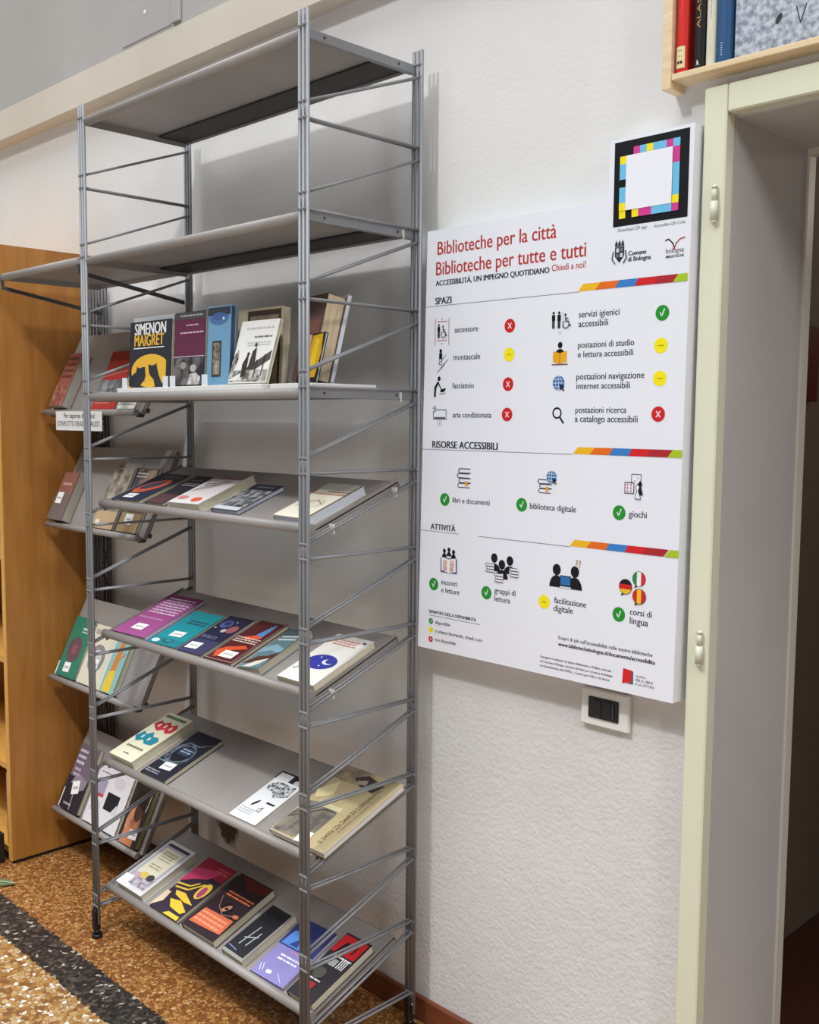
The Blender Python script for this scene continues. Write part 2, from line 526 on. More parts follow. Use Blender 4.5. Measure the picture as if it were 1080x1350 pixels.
# ---------------------------------------------------------------- metal shelving
P, L, D, Z0 = 0.19, 0.9804, 0.344, 2.378
def lev(k): return Z0 - k * P
unit = empty('metal_shelving_unit', (-L / 2, -D / 2, 0))
tag(unit, 'tall open grey metal shelving unit with lattice wire ends and seven shelves', 'shelving unit')
IM = unit.matrix_world.inverted()
def part(mb, name, parent=unit):
    o = mb.build(name)
    mw = o.matrix_world.copy()
    o.parent = parent
    o.matrix_parent_inverse = (IM if parent is unit else parent.matrix_world.inverted())
    return o
unit_mw = unit.matrix_world.copy()
for X in (0.0, -L):
    for Y in (-D, 0.0):
        b = MB(STEEL)
        for dx in (-0.0130, 0.0, 0.0130):
            b.tube((X + dx, Y, 0.075 if dx < 0.01 else 0.045), (X + dx, Y, Z0 + 0.032), 0.0044, 10)
        for k in range(0, 13):                       # the clips where the lattice wire is welded on
            for z in (lev(k), lev(k) - (0.15 if Y > -0.1 else 0.82) * P):
                if z > 0.06:
                    b.box(X - 0.0150, X + 0.0150, Y - 0.0052, Y + 0.003, z - 0.0025, z + 0.0025, bev=0.001)
        post = part(b, 'upright_post')
        f = MB(BLACK)
        f.box(X - 0.0135, X + 0.0075, Y - 0.010, Y + 0.010, 0.022, 0.088, bev=0.003)
        f.tube((X, Y, 0.0005), (X, Y, 0.012), 0.0155, 16); f.tube((X, Y, 0.012), (X, Y, 0.024), 0.009, 10)
        fo = f.build('levelling_foot'); fo.parent = post
    b = MB(STEEL)
    for dx in (-0.0065, 0.0065):
        pts = []
        for k in range(0, 13):
            x = X + dx
            if k:
                pts.append((x, -D, lev(k)))
                pts.append((x, 0.0, lev(k)))
            else:
                pts.append((x, 0.0, lev(0)))
            pts.append((x, 0.0, lev(k + 0.15)))
            if k < 12:
                pts.append((x, -D, lev(k + 0.82)))
        b.path(pts, 0.0033, 8)
    part(b, 'side_lattice')

def clip(mb_parent, x, y, z):
    c = MB(pm((232, 228, 216), 0.4))
    c.box(x - 0.004, x + 0.013, y - 0.0016, y + 0.0016, z - 0.008, z + 0.006, bev=0.0006)
    c.box(x + 0.0108, x + 0.013, y - 0.0012, y + 0.0012, z - 0.016, z - 0.008)
    o = c.build('cable_tie'); o.parent = mb_parent; return o

XL, XR = -L + 0.016, -0.016
def flat_shelf(z, x0, x1, ties, name='shelf', parent=unit):
    b = MB(SHELF)
    b.box(x0, x1, -D + 0.012, -0.016, z - 0.006, z - 0.003)
    b.box(x0, x0 + 0.002, -D + 0.006, -0.016, z - 0.024, z - 0.003)
    b.box(x0, x1, -0.018, -0.016, z - 0.018, z - 0.003)
    b.use(STEEL); b.box(x1 - 0.002, x1 + 0.013, -D + 0.007, -0.007, z - 0.022, z - 0.001, bev=0.001)
    b.use(BLACK)
    for y in (-D + 0.06, -0.06):
        b.tube((x1 + 0.012, y, z - 0.011), (x1 + 0.0138, y, z - 0.011), 0.0030, 8)
        b.tube((x0 + 0.0005, y, z - 0.011), (x0 - 0.0008, y, z - 0.011), 0.0035, 8)
    o = part(b, name, parent)
    r = MB(SHELF); r.tube((x0 - 0.001, -D + 0.008, z - 0.012), (x1 + 0.001, -D + 0.008, z - 0.012), 0.0115, 16)
    ro = r.build('front_lip'); ro.parent = o
    k = MB(pm((26, 24, 24), 0.6)); k.box(x0 + 0.004, x1 - 0.004, -0.112, -0.0185, z - 0.0125, z - 0.0065, bev=0.002)  # added black strip standing in for the deep shade under the shelf's back
    k.build('underside_shade_strip').parent = o
    for y in ties:
        clip(o, x1 + 0.006, y, z - 0.010)
    return o
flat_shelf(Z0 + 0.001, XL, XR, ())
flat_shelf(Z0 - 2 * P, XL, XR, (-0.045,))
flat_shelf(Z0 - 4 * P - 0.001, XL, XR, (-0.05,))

TH = math.radians(21)
EV = Vector((0, math.cos(TH), math.sin(TH))); EN = Vector((0, -math.sin(TH), math.cos(TH)))
YF = -0.30
ZF = {4: 1.304, 5: 0.923, 6: 0.538, 7: 0.156}
def frame_at(x, y, z, ev, en, rot=0.0):
    m = Matrix(((1, ev.x, en.x, x), (0, ev.y, en.y, y), (0, ev.z, en.z, z), (0, 0, 0, 1)))
    return m @ Matrix.Rotation(rot, 4, 'Z')
def slope_shelf(z, ties):
    F = frame_at(0, YF, z, EV, EN)
    b = MB(SHELF)
    b.box(XL, XR, -0.006, 0.276, -0.007, -0.004, F)
    b.box(XL, XL + 0.002, -0.014, 0.276, -0.022, 0.004, F)
    b.box(XR - 0.002, XR, -0.014, 0.276, -0.022, 0.004, F)
    b.box(XL, XR, 0.274, 0.276, -0.018, -0.004, F)
    o = part(b, 'sloping_shelf')
    r = MB(SHELF); r.tube(F @ Vector((XL - 0.001, -0.010, 0.001)), F @ Vector((XR + 0.001, -0.010, 0.001)), 0.0118, 16)
    ro = r.build('front_lip'); ro.parent = o
    for v in ties:
        p = F @ Vector((XR + 0.010, v, -0.012)); clip(o, p.x, p.y, p.z)
    return o
slope_shelf(ZF[4], (0.035, 0.245)); slope_shelf(ZF[5], (0.035,)); slope_shelf(ZF[6], ()); slope_shelf(ZF[7], ())

# ---------------------------------------------------------------- narrow display bay between the shelving and the wooden bookcase
bay = empty('display_rack', (-1.58, 0.02, 0))
tag(bay, 'narrow metal rack with steep book trays between the wooden bookcase and the shelving', 'display rack')
def bpart(mb, name, parent=bay):
    o = mb.build(name); o.parent = parent
    o.matrix_parent_inverse = Matrix.Translation((1.58, -0.02, 0)) if parent is bay else Matrix()
    return o
b = MB(DKSTEEL)
for y in (0.0, 0.036):
    for dx in (-0.022, 0.0, 0.022):
        b.tube((-1.578 + dx, y, 0.004), (-1.578 + dx, y, 2.0), 0.0048, 8)
for i in range(20):
    z = 0.06 + i * 0.095
    b.tube((-1.578, 0.0, z), (-1.578, 0.036, z + 0.05), 0.0028, 6); b.tube((-1.578, 0.036, z + 0.05), (-1.578, 0.0, z + 0.095), 0.0028, 6)
    b.box(-1.603, -1.553, -0.004, 0.004, z - 0.003, z + 0.003)
bpart(b, 'upright')
z2 = Z0 - 2 * P + 0.004
b = MB(SHELF)
b.box(-1.515, -1.0, -0.338, -0.006, z2 - 0.006, z2 - 0.003)
b.box(-1.515, -1.513, -0.338, -0.006, z2 - 0.022, z2 - 0.003); b.box(-1.002, -1.0, -0.338, -0.006, z2 - 0.022, z2 - 0.003)
b.box(-1.515, -1.0, -0.008, -0.006, z2 - 0.018, z2 - 0.003)
fs = bpart(b, 'shelf')
r = MB(SHELF); r.tube((-1.515, -0.342, z2 - 0.012), (-1.0, -0.342, z2 - 0.012), 0.0115, 16); r.build('front_lip').parent = fs
for x in (-1.521, -1.0075):
    r = MB(DKSTEEL)
    r.prism([(-0.352, z2 - 0.004), (-0.344, z2 - 0.004), (-0.338, z2 - 0.04), (0.0, 1.908), (0.0, 1.896), (-0.346, z2 - 0.05)], lambda u, v, h: (h, u, v), x - 0.003, x + 0.003)
    bpart(r, 'bracket')
TT = math.radians(65)
TV = Vector((0, math.cos(TT), math.sin(TT))); TN = Vector((0, -math.sin(TT), math.cos(TT)))
TZ = {1: 1.566, 2: 1.185, 3: 0.650, 4: 0.178}
for k, z in TZ.items():
    F = frame_at(0, -0.15, z, TV, TN)
    x0, x1 = -1.612, -1.012 - (0.0 if k < 3 else 0.035)
    b = MB(SHELF)
    b.box(x0, x1, -0.004, 0.288, -0.003, 0.0, F)
    b.box(x0, x0 + 0.002, -0.004, 0.288, -0.014, -0.003, F); b.box(x1 - 0.002, x1, -0.004, 0.288, -0.014, -0.003, F)
    b.box(x0, x1, -0.006, -0.003, -0.003, 0.012, F)
    tr = bpart(b, 'book_tray')
    r = MB(SHELF); r.tube(F @ Vector((x0, -0.010, 0.016)), F @ Vector((x1, -0.010, 0.016)), 0.010, 14); r.build('front_lip').parent = tr
    prof = [(-0.012, 0.016), (-0.020, 0.004), (-0.012, -0.016), (0.02, -0.020), (0.27, -0.020), (0.27, -0.005), (0.0, -0.005)]
    for xa in (x1 - 0.012, x0 + 0.030):
        a = MB(DKSTEEL)
        a.prism(prof, lambda u, v, h: F @ Vector((h, u, v)), xa, xa + 0.006)
        p = F @ Vector((xa + 0.003, 0.012, -0.018)); a.tube((p.x - 0.012, p.y, p.z), (p.x + 0.010, p.y, p.z), 0.008, 10)
        a.build('tray_arm').parent = tr
c = MB(pm((228, 226, 222), 0.5)); c.box(-1.502, -1.194, -0.1832, -0.1815, 1.505, 1.567)
so = c.build('shelf_sign'); tag(so, 'white paper shelf sign with two lines of print hanging from the top book tray', 'sign')
p = Print(lambda u, v, h: (u, -0.1832 - h, v))
p.text('Per saperne di più sul', -1.445, 1.545, 0.205, (70, 68, 70), 1, 1.0)
p.text('CONFLITTO ISRAELO-PALEST.', -1.494, 1.519, 0.292, (110, 106, 110), 1, 1.1)
p.build('lettering', so)

# ---------------------------------------------------------------- wooden bookcase at the left edge
bc = empty('wooden_bookcase', (-1.656, -0.13, 0))
tag(bc, 'orange veneered wooden bookcase, its tall side panel facing the metal shelving', 'bookcase')
def wpart(mb, name):
    o = mb.build(name); o.parent = bc; o.matrix_parent_inverse = Matrix.Translation((1.656, 0.13, 0)); return o
b = MB(ORANGEWOOD); b.box(-1.667, -1.644, -0.308, 0.045, 0.012, 2.114)
b.use(EDGEWOOD); b.box(-1.667, -1.644, -0.3105, -0.308, 0.012, 2.114)
wpart(b, 'side_panel')
b = MB(ORANGEWOOD); b.box(-2.573, -2.55, -0.308, 0.045, 0.012, 2.114); wpart(b, 'side_panel')
b = MB(BLACK); b.box(-2.55, -1.646, -0.30, 0.04, 0.0, 0.0115); wpart(b, 'plinth')
b = MB(ORANGEWOOD); b.box(-2.55, -1.667, 0.035, 0.045, 0.012, 2.114); wpart(b, 'back_panel')
for z in (0.02, 0.322, 0.70, 1.06, 1.42, 1.78, 2.09):
    b = MB(EDGEWOOD); b.box(-2.55, -1.667, -0.295, 0.035, z, z + 0.022); wpart(b, 'shelf')

# ---------------------------------------------------------------- books
def make_book(name, label, cat, mw, Wd, H, T, cover, art=(), pages=None, group=None, spine=None, sticker=None, tilt=0.0, back=None):
    """front cover at z = T, spine along x = 0, foot at y = 0; tilt lifts the fore edge of the cover"""
    root = empty(name, mw)
    tag(root, label, cat, group)
    pages = pages or PAGES
    cv = 0.0014
    def top(u, z=0.0): return T + z + tilt * (u / Wd)
    b = MB(spine or cover)
    n = 6
    prof = []                                            # rounded spine, seen from the foot
    for i in range(n + 1):
        t = math.pi / 2 + math.pi * i / n
        prof.append((cv + 0.0035 + (0.0035 + cv) * math.cos(t) * 1.0, T / 2 + (T / 2) * math.sin(t)))
    inner = [(cv + 0.0035, T - cv)] + [(cv + 0.0035 + 0.0030 * math.cos(math.pi / 2 + math.pi * i / n), T / 2 + (T / 2 - cv) * math.sin(math.pi / 2 + math.pi * i / n)) for i in range(1, n)] + [(cv + 0.0035, cv)]
    for y in (0.0,):
        vs = [(x, 0.0, z) for x, z in prof] + [(x, H, z) for x, z in prof] + [(x, 0.0, z) for x, z in inner] + [(x, H, z) for x, z in inner]
        k = n + 1
        fs = [[i, i + 1, k + i + 1, k + i][::-1] for i in range(n)] + [[2 * k + i, 2 * k + i + 1, 3 * k + i + 1, 3 * k + i] for i in range(n)]
        fs += [[i, i + 1, 2 * k + i + 1, 2 * k + i] for i in range(n)] + [[k + i, k + i + 1, 3 * k + i + 1, 3 * k + i][::-1] for i in range(n)]
        b.add(vs, fs, True)
    b.use(back or cover)
    b.box(cv + 0.003, Wd, 0, H, 0, cv)
    b.use(cover)
    x0 = cv + 0.003
    vs = [(x0, 0, top(x0, -cv)), (Wd, 0, top(Wd, -cv)), (Wd, H, top(Wd, -cv)), (x0, H, top(x0, -cv)), (x0, 0, top(x0)), (Wd, 0, top(Wd)), (Wd, H, top(Wd)), (x0, H, top(x0))]
    b.add(vs, [[3, 2, 1, 0], [4, 5, 6, 7], [0, 1, 5, 4], [1, 2, 6, 5], [2, 3, 7, 6], [3, 0, 4, 7]])
    b.build('cover', root).matrix_parent_inverse = Matrix()
    g = MB(pages)
    a, c = 0.0035, Wd - 0.0022
    vs = [(a, 0.002, cv), (c, 0.002, cv), (c, H - 0.002, cv), (a, H - 0.002, cv), (a, 0.002, top(a, -cv)), (c, 0.002, top(c, -cv)), (c, H - 0.002, top(c, -cv)), (a, H - 0.002, top(a, -cv))]
    g.add(vs, [[3, 2, 1, 0], [4, 5, 6, 7], [0, 1, 5, 4], [1, 2, 6, 5], [2, 3, 7, 6], [3, 0, 4, 7]])
    g.build('page_block', root)
    fn = lambda u, v, h: (u * Wd, v * H, top(u * Wd, h))
    if art:
        p = Print(fn)
        asp = H / Wd
        for it in art:
            k = it[0]
            if k == 'r': p.rect(*it[1:5], it[5])
            elif k == 'e': p.ell(*it[1:5], it[5], 24, it[6] if len(it) > 6 else 0.0)
            elif k == 'p': p.pg(it[1], it[2])
            elif k == 't':
                vs, fs, w = text_geo(it[1])
                kk = it[4] / (w + 0.07)
                tall = it[7] if len(it) > 7 else 1.0
                p.use(it[5])
                for off in (0.0, 0.035, 0.07):
                    p.add([fn(it[2] + (x + off) * kk, it[3] + y * kk / asp * tall, p.h) for x, y in vs], fs); p.h += 0.00003
                p.up()
            elif k == 'l':
                pts = it[1]; w = it[2]
                p.use(it[3])
                for (x1, y1), (x2, y2) in zip(pts[:-1], pts[1:]):
                    dx, dy = (x2 - x1) * Wd, (y2 - y1) * H
                    LL = math.hypot(dx, dy) or 1e-9
                    nx, ny = -dy / LL * w / 2 / Wd, dx / LL * w / 2 / H
                    p.poly([fn(x1 + nx, y1 + ny, p.h), fn(x1 - nx, y1 - ny, p.h), fn(x2 - nx, y2 - ny, p.h), fn(x2 + nx, y2 + ny, p.h)])
                p.up()
            elif k == 'bars':                            # lines of print too small to read
                _, u0, v0, u1, v1, nn, c = it
                for i in range(nn):
                    vv = v1 - (v1 - v0) * (i + 0.5) / nn
                    hh = (v1 - v0) / nn * 0.24
                    uu = u0
                    rr = random.Random(i * 13 + nn)
                    while uu < u1 - 0.02:
                        ww = rr.uniform(0.05, 0.16)
                        p.use(c); e = min(u1, uu + ww)
                        p.poly([fn(uu, vv - hh, p.h), fn(e, vv - hh, p.h), fn(e, vv + hh, p.h), fn(uu, vv + hh, p.h)])
                        uu = e + 0.02
                p.up()
            elif k == 'vbars':                           # a line of print running up the cover
                _, u0, v0, u1, v1, c = it
                rr = random.Random(5); vv = v0; p.use(c)
                while vv < v1 - .02:
                    hh = rr.uniform(.012, .03)
                    for q in (rr.uniform(0, .3), rr.uniform(.5, .8)):
                        p.poly([fn(u0 + (u1 - u0) * q, vv, p.h), fn(u0 + (u1 - u0) * (q + .2), vv, p.h), fn(u0 + (u1 - u0) * (q + .2), vv + hh, p.h), fn(u0 + (u1 - u0) * q, vv + hh, p.h)])
                    vv += hh + rr.choice((.006, .006, .02))
                p.up()
        p.build('cover_print', root)
    if sticker:
        u, v, w, h, rot = sticker
        s = Print(fn, h=0.0016)
        def Rr(a, c2): return (u + (a * math.cos(rot) - c2 * math.sin(rot)) / Wd, v + (a * math.sin(rot) + c2 * math.cos(rot)) / H)
        s.pg([Rr(-w / 2, -h / 2), Rr(w / 2, -h / 2), Rr(w / 2, h / 2), Rr(-w / 2, h / 2)], STICKER)
        s.pg([Rr(-w * .36, -h * .12), Rr(w * .36, -h * .12), Rr(w * .36, h * .08), Rr(-w * .36, h * .08)], (176, 174, 174))
        s.build('shelf_sticker', root)
    return root

K, WH = (24, 24, 26), (232, 230, 226)
G4, G5 = 'books lying on the upper sloping shelf', 'books lying on the second sloping shelf'
G6, G7 = 'books lying on the third sloping shelf', 'books lying on the lowest sloping shelf'
def on_slope(k, xl, xr, v0, H, T, label, cover, art=(), rot=0.0, lift=0.0, **kw):
    mw = frame_at(xl, YF, ZF[k], EV, EN)
    mw = mw @ Matrix.Translation((0, v0, -0.0037 + lift)) @ Matrix.Rotation(rot, 4, 'Z')
    return make_book('paperback_book', label, 'book', mw, xr - xl, H, T, cover, art, group={4: G4, 5: G5, 6: G6, 7: G7}[k], **kw)

# --- first sloping shelf
on_slope(4, -.945, -.797, .014, .182, .012, 'navy paperback with an orange ring on its cover, first on the upper sloping shelf', (44, 48, 70),
    [('r', 0, .62, 1, 1, (36, 38, 52)), ('e', .5, .52, .40, .21, (214, 96, 62), .5), ('e', .47, .55, .28, .12, (70, 70, 92), .5), ('bars', .3, .84, .9, .93, 2, (120, 128, 150))], sticker=(.45, .14, .05, .027, .05))
on_slope(4, -.774, -.680, .018, .184, .010, 'dark charcoal paperback with pale title lines beside the white and red book', (46, 46, 54),
    [('r', 0, 0, 1, .32, (92, 62, 66)), ('bars', .18, .62, .95, .74, 2, (206, 206, 210)), ('bars', .2, .8, .8, .86, 1, (150, 150, 156))])
on_slope(4, -.628, -.486, .004, .196, .026, 'thick white paperback with red and grey marks on the upper sloping shelf', (222, 214, 212),
    [('r', 0, .8, 1, 1, (150, 136, 138)), ('p', [(.1, .35), (.5, .5), (.85, .72), (.6, .74), (.15, .48)], (176, 160, 162)), ('e', .72, .13, .14, .07, (218, 92, 62)), ('e', .24, .16, .15, .06, (206, 134, 130)), ('bars', .3, .78, .95, .86, 2, (170, 70, 66)), ('bars', .15, .55, .6, .66, 2, (120, 112, 116))], rot=.03)
on_slope(4, -.453, -.337, .020, .157, .012, 'grey photo covered book with a bluish page edge on the upper sloping shelf', (70, 76, 92),
    [('r', .03, .05, .97, .78, nz((60, 60, 64), (176, 176, 178), 55)), ('r', .03, .02, .97, .14, (206, 210, 212)), ('r', 0, .82, 1, 1, (64, 68, 80)), ('bars', .2, .86, .85, .93, 1, (160, 164, 172))], pages=PAGESW)
on_slope(4, -.176, -.046, .008, .188, .022, 'thick cream book with a dark red edge, last on the upper sloping shelf', (226, 220, 200),
    [('r', 0, .80, 1, 1, (176, 172, 160)), ('r', 0, .66, 1, .70, (196, 140, 124)), ('bars', .35, .73, .95, .78, 1, (140, 84, 80)), ('e', .5, .42, .28, .13, nz((206, 190, 150), (228, 222, 206), 60)), ('l', [(.2, .3), (.5, .5), (.8, .38)], .003, (150, 130, 110)), ('r', .965, 0, 1, 1, (70, 36, 42))], pages=PAGESW, rot=-.02)
# --- second sloping shelf
on_slope(5, -.940, -.772, .003, .222, .012, 'purple paperback with rows of white lettering at the left of the second sloping shelf', (158, 78, 134),
    [('r', 0, .86, 1, 1, (116, 44, 92)), ('bars', .12, .52, .9, .94, 7, (222, 196, 214)), ('bars', .1, .38, .8, .44, 1, (190, 140, 176))], sticker=(.52, .19, .055, .03, 0), rot=.04, pages=PAGESW)
on_slope(5, -.751, -.609, .003, .176, .010, 'teal paperback with a dark curl near its foot beside the purple one', (32, 140, 148),
    [('r', 0, 0, 1, .18, (28, 122, 132)), ('e', .55, .12, .16, .06, (58, 74, 96)), ('e', .55, .13, .10, .035, (32, 140, 148)), ('e', .2, .08, .12, .05, (196, 214, 214)), ('bars', .3, .62, .9, .76, 2, (60, 78, 104))], sticker=(.55, .32, .055, .026, .05), rot=.03)
on_slope(5, -.598, -.487, .004, .190, .010, 'night blue paperback with planets and a red cloud on the second sloping shelf', (40, 40, 66),
    [('r', 0, 0, 1, .35, (62, 60, 92)), ('e', .35, .78, .2, .1, (84, 92, 150)), ('e', .36, .80, .11, .05, (50, 54, 96)), ('e', .78, .68, .17, .1, (164, 92, 98)), ('e', .55, .62, .09, .045, (196, 190, 186)), ('e', .15, .66, .03, .016, WH), ('e', .62, .86, .025, .014, WH), ('bars', .12, .38, .7, .46, 2, (120, 120, 150))], sticker=(.35, .17, .05, .03, .05), rot=.035)
on_slope(5, -.466, -.352, .003, .202, .012, 'dark red paperback with a blue bottle and orange splashes on the second sloping shelf', (88, 34, 36),
    [('p', [(.5, .6), (.66, .88), (.78, .88), (.8, .6), (.68, .54)], (88, 140, 196)), ('r', .69, .87, .77, .94, (88, 140, 196)), ('p', [(.28, .58), (.62, .66), (.84, .62), (.6, .54), (.4, .52)], (226, 92, 50)), ('bars', .08, .44, .9, .58, 3, (226, 206, 190)), ('p', [(.05, .2), (.2, .3), (.7, .4), (.9, .34), (.5, .26), (.4, .1), (.2, .06)], (206, 84, 46)), ('l', [(.02, .02), (.98, .02), (.98, .98), (.02, .98), (.02, .02)], .0012, (196, 180, 160))], sticker=(.58, .16, .055, .03, 0), rot=.035)
on_slope(5, -.322, -.232, .003, .190, .012, 'glossy curling paperback in teal and brown waves by the front post', (96, 124, 130),
    [('r', 0, .8, 1, 1, (70, 90, 96)), ('bars', .15, .68, .95, .84, 2, (220, 222, 218)), ('p', [(0, .5), (.4, .6), (1, .48), (1, .36), (.5, .44), (0, .36)], (130, 168, 182)), ('p', [(0, .1), (.3, .28), (.7, .3), (1, .4), (1, .2), (.6, .1), (.3, .12)], (84, 46, 36)), ('p', [(.2, .02), (.5, .16), (.95, .24), (.8, .1), (.6, .02)], (212, 206, 196))], rot=.06, tilt=.012)
on_slope(5, -.155, -.018, .003, .204, .024, 'white book with a round blue picture at the right end of the second sloping shelf', (226, 222, 212),
    [('e', .52, .42, .36, .15, (52, 58, 148)), ('e', .66, .44, .13, .055, (216, 214, 222)), ('e', .70, .46, .11, .05, (52, 58, 148)), ('e', .4, .5, .02, .01, WH), ('e', .58, .34, .02, .01, WH), ('l', [(.26, .30), (.16, .2), (.10, .22)], .002, (52, 58, 148)), ('bars', .2, .78, .8, .92, 3, (214, 148, 130)), ('r', .84, .9, .92, .93, (70, 70, 80))], rot=.0)
# --- third sloping shelf
on_slope(6, -.962, -.831, .003, .222, .030, 'thick cream paperback with a red and a teal row of figures on its cover', (222, 216, 188),
    [('r', .1, .90, .9, .95, (108, 112, 78)), ('e', .52, .925, .16, .022, (76, 148, 92)),
     ('p', [(.08, .72), (.2, .82), (.35, .78), (.5, .84), (.65, .78), (.8, .84), (.94, .76), (.92, .66), (.76, .62), (.6, .68), (.42, .62), (.25, .66)], (196, 52, 62)), ('e', .3, .73, .04, .04, (230, 214, 196)), ('e', .52, .74, .04, .04, (230, 214, 196)), ('e', .75, .73, .04, .04, (230, 214, 196)),
     ('p', [(.06, .42), (.15, .55), (.3, .5), (.45, .58), (.6, .5), (.78, .52), (.92, .46), (.86, .36), (.6, .34), (.45, .4), (.25, .34)], (40, 132, 150)), ('e', .3, .45, .04, .035, (206, 220, 210)), ('e', .58, .44, .04, .035, (206, 220, 210)), ('bars', .2, .2, .85, .27, 1, (130, 126, 110)), ('bars', .4, .08, .62, .12, 1, (130, 126, 110))])
on_slope(6, -.791, -.664, .003, .206, .015, 'black and navy paperback with a grey machine picture beside the cream one', (34, 36, 46),
    [('e', .45, .5, .42, .24, nz((40, 44, 58), (110, 120, 136), 70)), ('e', .48, .52, .3, .17, (30, 32, 40)), ('r', .3, .5, .72, .66, (52, 66, 84)), ('bars', .32, .54, .7, .64, 2, (150, 170, 190)), ('l', [(.02, .6), (.3, .75), (.7, .74), (.98, .86)], .003, (120, 128, 140)), ('l', [(.05, .3), (.4, .3), (.8, .42)], .003, (130, 140, 150)), ('bars', .08, .04, .6, .12, 2, (150, 150, 156))], sticker=(.58, .24, .05, .03, .1))
on_slope(6, -.364, -.250, .003, .190, .010, 'white paperback with scattered black ink drawings and a black band across its head', (226, 226, 226),
    [('r', 0, .84, 1, 1, (34, 34, 36)), ('e', .78, .88, .12, .05, (200, 200, 200)), ('r', .05, .84, .5, .97, (220, 220, 222)), ('p', [(.1, .72), (.3, .8), (.9, .8), (.95, .6), (.6, .5), (.4, .6), (.15, .6)], nz((44, 44, 46), (216, 216, 216), 110)), ('e', .35, .33, .09, .03, (40, 40, 42), .8), ('r', .62, .38, .9, .41, (40, 40, 42)), ('l', [(.6, .24), (.7, .3), (.72, .2), (.6, .22)], .002, (60, 60, 62)), ('bars', .1, .1, .6, .22, 3, (190, 190, 196))])
on_slope(6, -.186, .020, .003, .274, .014, 'large beige picture book with grey roofs at the right of the third sloping shelf', (186, 168, 128),
    [('r', 0, .80, .55, 1, nz((120, 108, 90), (170, 152, 116), 30)), ('p', [(.3, .88), (.46, .96), (.8, .9), (.74, .78), (.5, .8)], (66, 58, 52)), ('p', [(.38, .86), (.52, .9), (.56, .84), (.44, .82)], (166, 150, 134)),
     ('p', [(.02, .2), (.08, .45), (.35, .5), (.62, .42), (.62, .14), (.4, .02), (.04, .02)], nz((92, 88, 84), (138, 128, 112), 28)), ('p', [(.2, .5), (.62, .5), (.64, .45), (.35, .44)], (206, 196, 150)), ('l', [(.05, .2), (.4, .42), (.6, .43)], .004, (70, 62, 56)), ('vbars', .76, .08, .83, .92, (116, 98, 66)), ('vbars', .87, .25, .90, .8, (146, 126, 88)), ('p', [(0, .6), (.18, .78), (.3, .6), (.1, .5)], (214, 200, 150))], sticker=(.55, .07, .04, .035, .2), pages=PAGESW, lift=.010)
# --- lowest sloping shelf
on_slope(7, -.934, -.794, .003, .201, .025, 'cream paperback with an ornate grey border at the left of the lowest sloping shelf', (204, 202, 200),
    [('r', .08, .08, .92, .95, (170, 166, 176)), ('r', .12, .9, .9, .95, (52, 48, 54)), ('r', .17, .3, .84, .86, (214, 208, 182)), ('bars', .28, .62, .74, .82, 4, (160, 150, 120)), ('bars', .3, .44, .72, .54, 2, (160, 150, 120)), ('p', [(.0, .0), (.5, .0), (.3, .22), (.0, .2)], (224, 224, 230)), ('r', .3, .08, .9, .3, nz((120, 110, 128), (196, 186, 190), 80)), ('e', .48, .3, .14, .06, (212, 180, 90)), ('e', .72, .3, .12, .06, (64, 60, 62)), ('e', .3, .26, .1, .05, (196, 160, 168))])
on_slope(7, -.753, -.613, .003, .218, .014, 'pink paperback with bold yellow and black stripes on the lowest sloping shelf', (54, 42, 56),
    [('r', 0, .74, 1, 1, (150, 38, 58)), ('p', [(0, .5), (0, .78), (.8, .9), (.6, .7), (.3, .62)], (196, 62, 104)), ('bars', .55, .84, .95, .94, 2, (206, 90, 90)), ('l', [(.02, .46), (.4, .5), (.55, .6)], .006, (226, 190, 62)), ('l', [(.08, .40), (.45, .44), (.7, .62)], .006, (226, 190, 62)), ('e', .82, .52, .15, .14, (226, 190, 62), .4), ('e', .82, .5, .08, .10, (176, 66, 120), .4),
     ('p', [(.2, .36), (.5, .38), (.95, .28), (.7, .26), (.3, .3)], (226, 190, 62)), ('p', [(.3, .22), (.6, .26), (.98, .16), (.9, .10), (.5, .12)], (226, 190, 62)), ('p', [(.5, .0), (.6, .06), (.98, .06), (1, .0)], (226, 190, 62)), ('p', [(0, 0), (.2, .14), (.14, .3), (0, .3)], (216, 190, 160))])
on_slope(7, -.583, -.431, .003, .215, .025, 'thick dark paperback with glowing orange lettering beside the striped one', (46, 34, 38),
    [('p', [(.1, .98), (.5, .82), (.98, .86), (.98, .98)], (92, 34, 32)), ('bars', .2, .62, .95, .72, 2, (214, 110, 64)), ('e', .55, .46, .14, .10, (30, 24, 28)), ('e', .55, .46, .10, .045, (196, 130, 96), .6), ('e', .56, .46, .05, .02, (40, 30, 34)), ('l', [(.2, .6), (.35, .45), (.6, .36), (.9, .42)], .0025, (150, 110, 100)), ('p', [(.1, .08), (.14, .34), (.95, .36), (.98, .12), (.6, .1)], (206, 104, 74)), ('bars', .14, .12, .9, .32, 3, (236, 150, 110)), ('e', .9, .42, .08, .03, (200, 110, 80))])
on_slope(7, -.396, -.302, .004, .184, .022, 'black glossy paperback with grey letter shapes on the lowest sloping shelf', (150, 146, 140),
    [('r', .03, .05, .93, .96, (40, 40, 44)), ('l', [(.35, .2), (.45, .58)], .004, (170, 170, 172)), ('l', [(.6, .22), (.68, .5)], .004, (170, 170, 172)), ('l', [(.3, .32), (.72, .42)], .004, (170, 170, 172)), ('r', .1, .66, .85, .9, (30, 30, 33)), ('l', [(.1, .12), (.5, .1)], .003, (120, 130, 170))], rot=-.03)
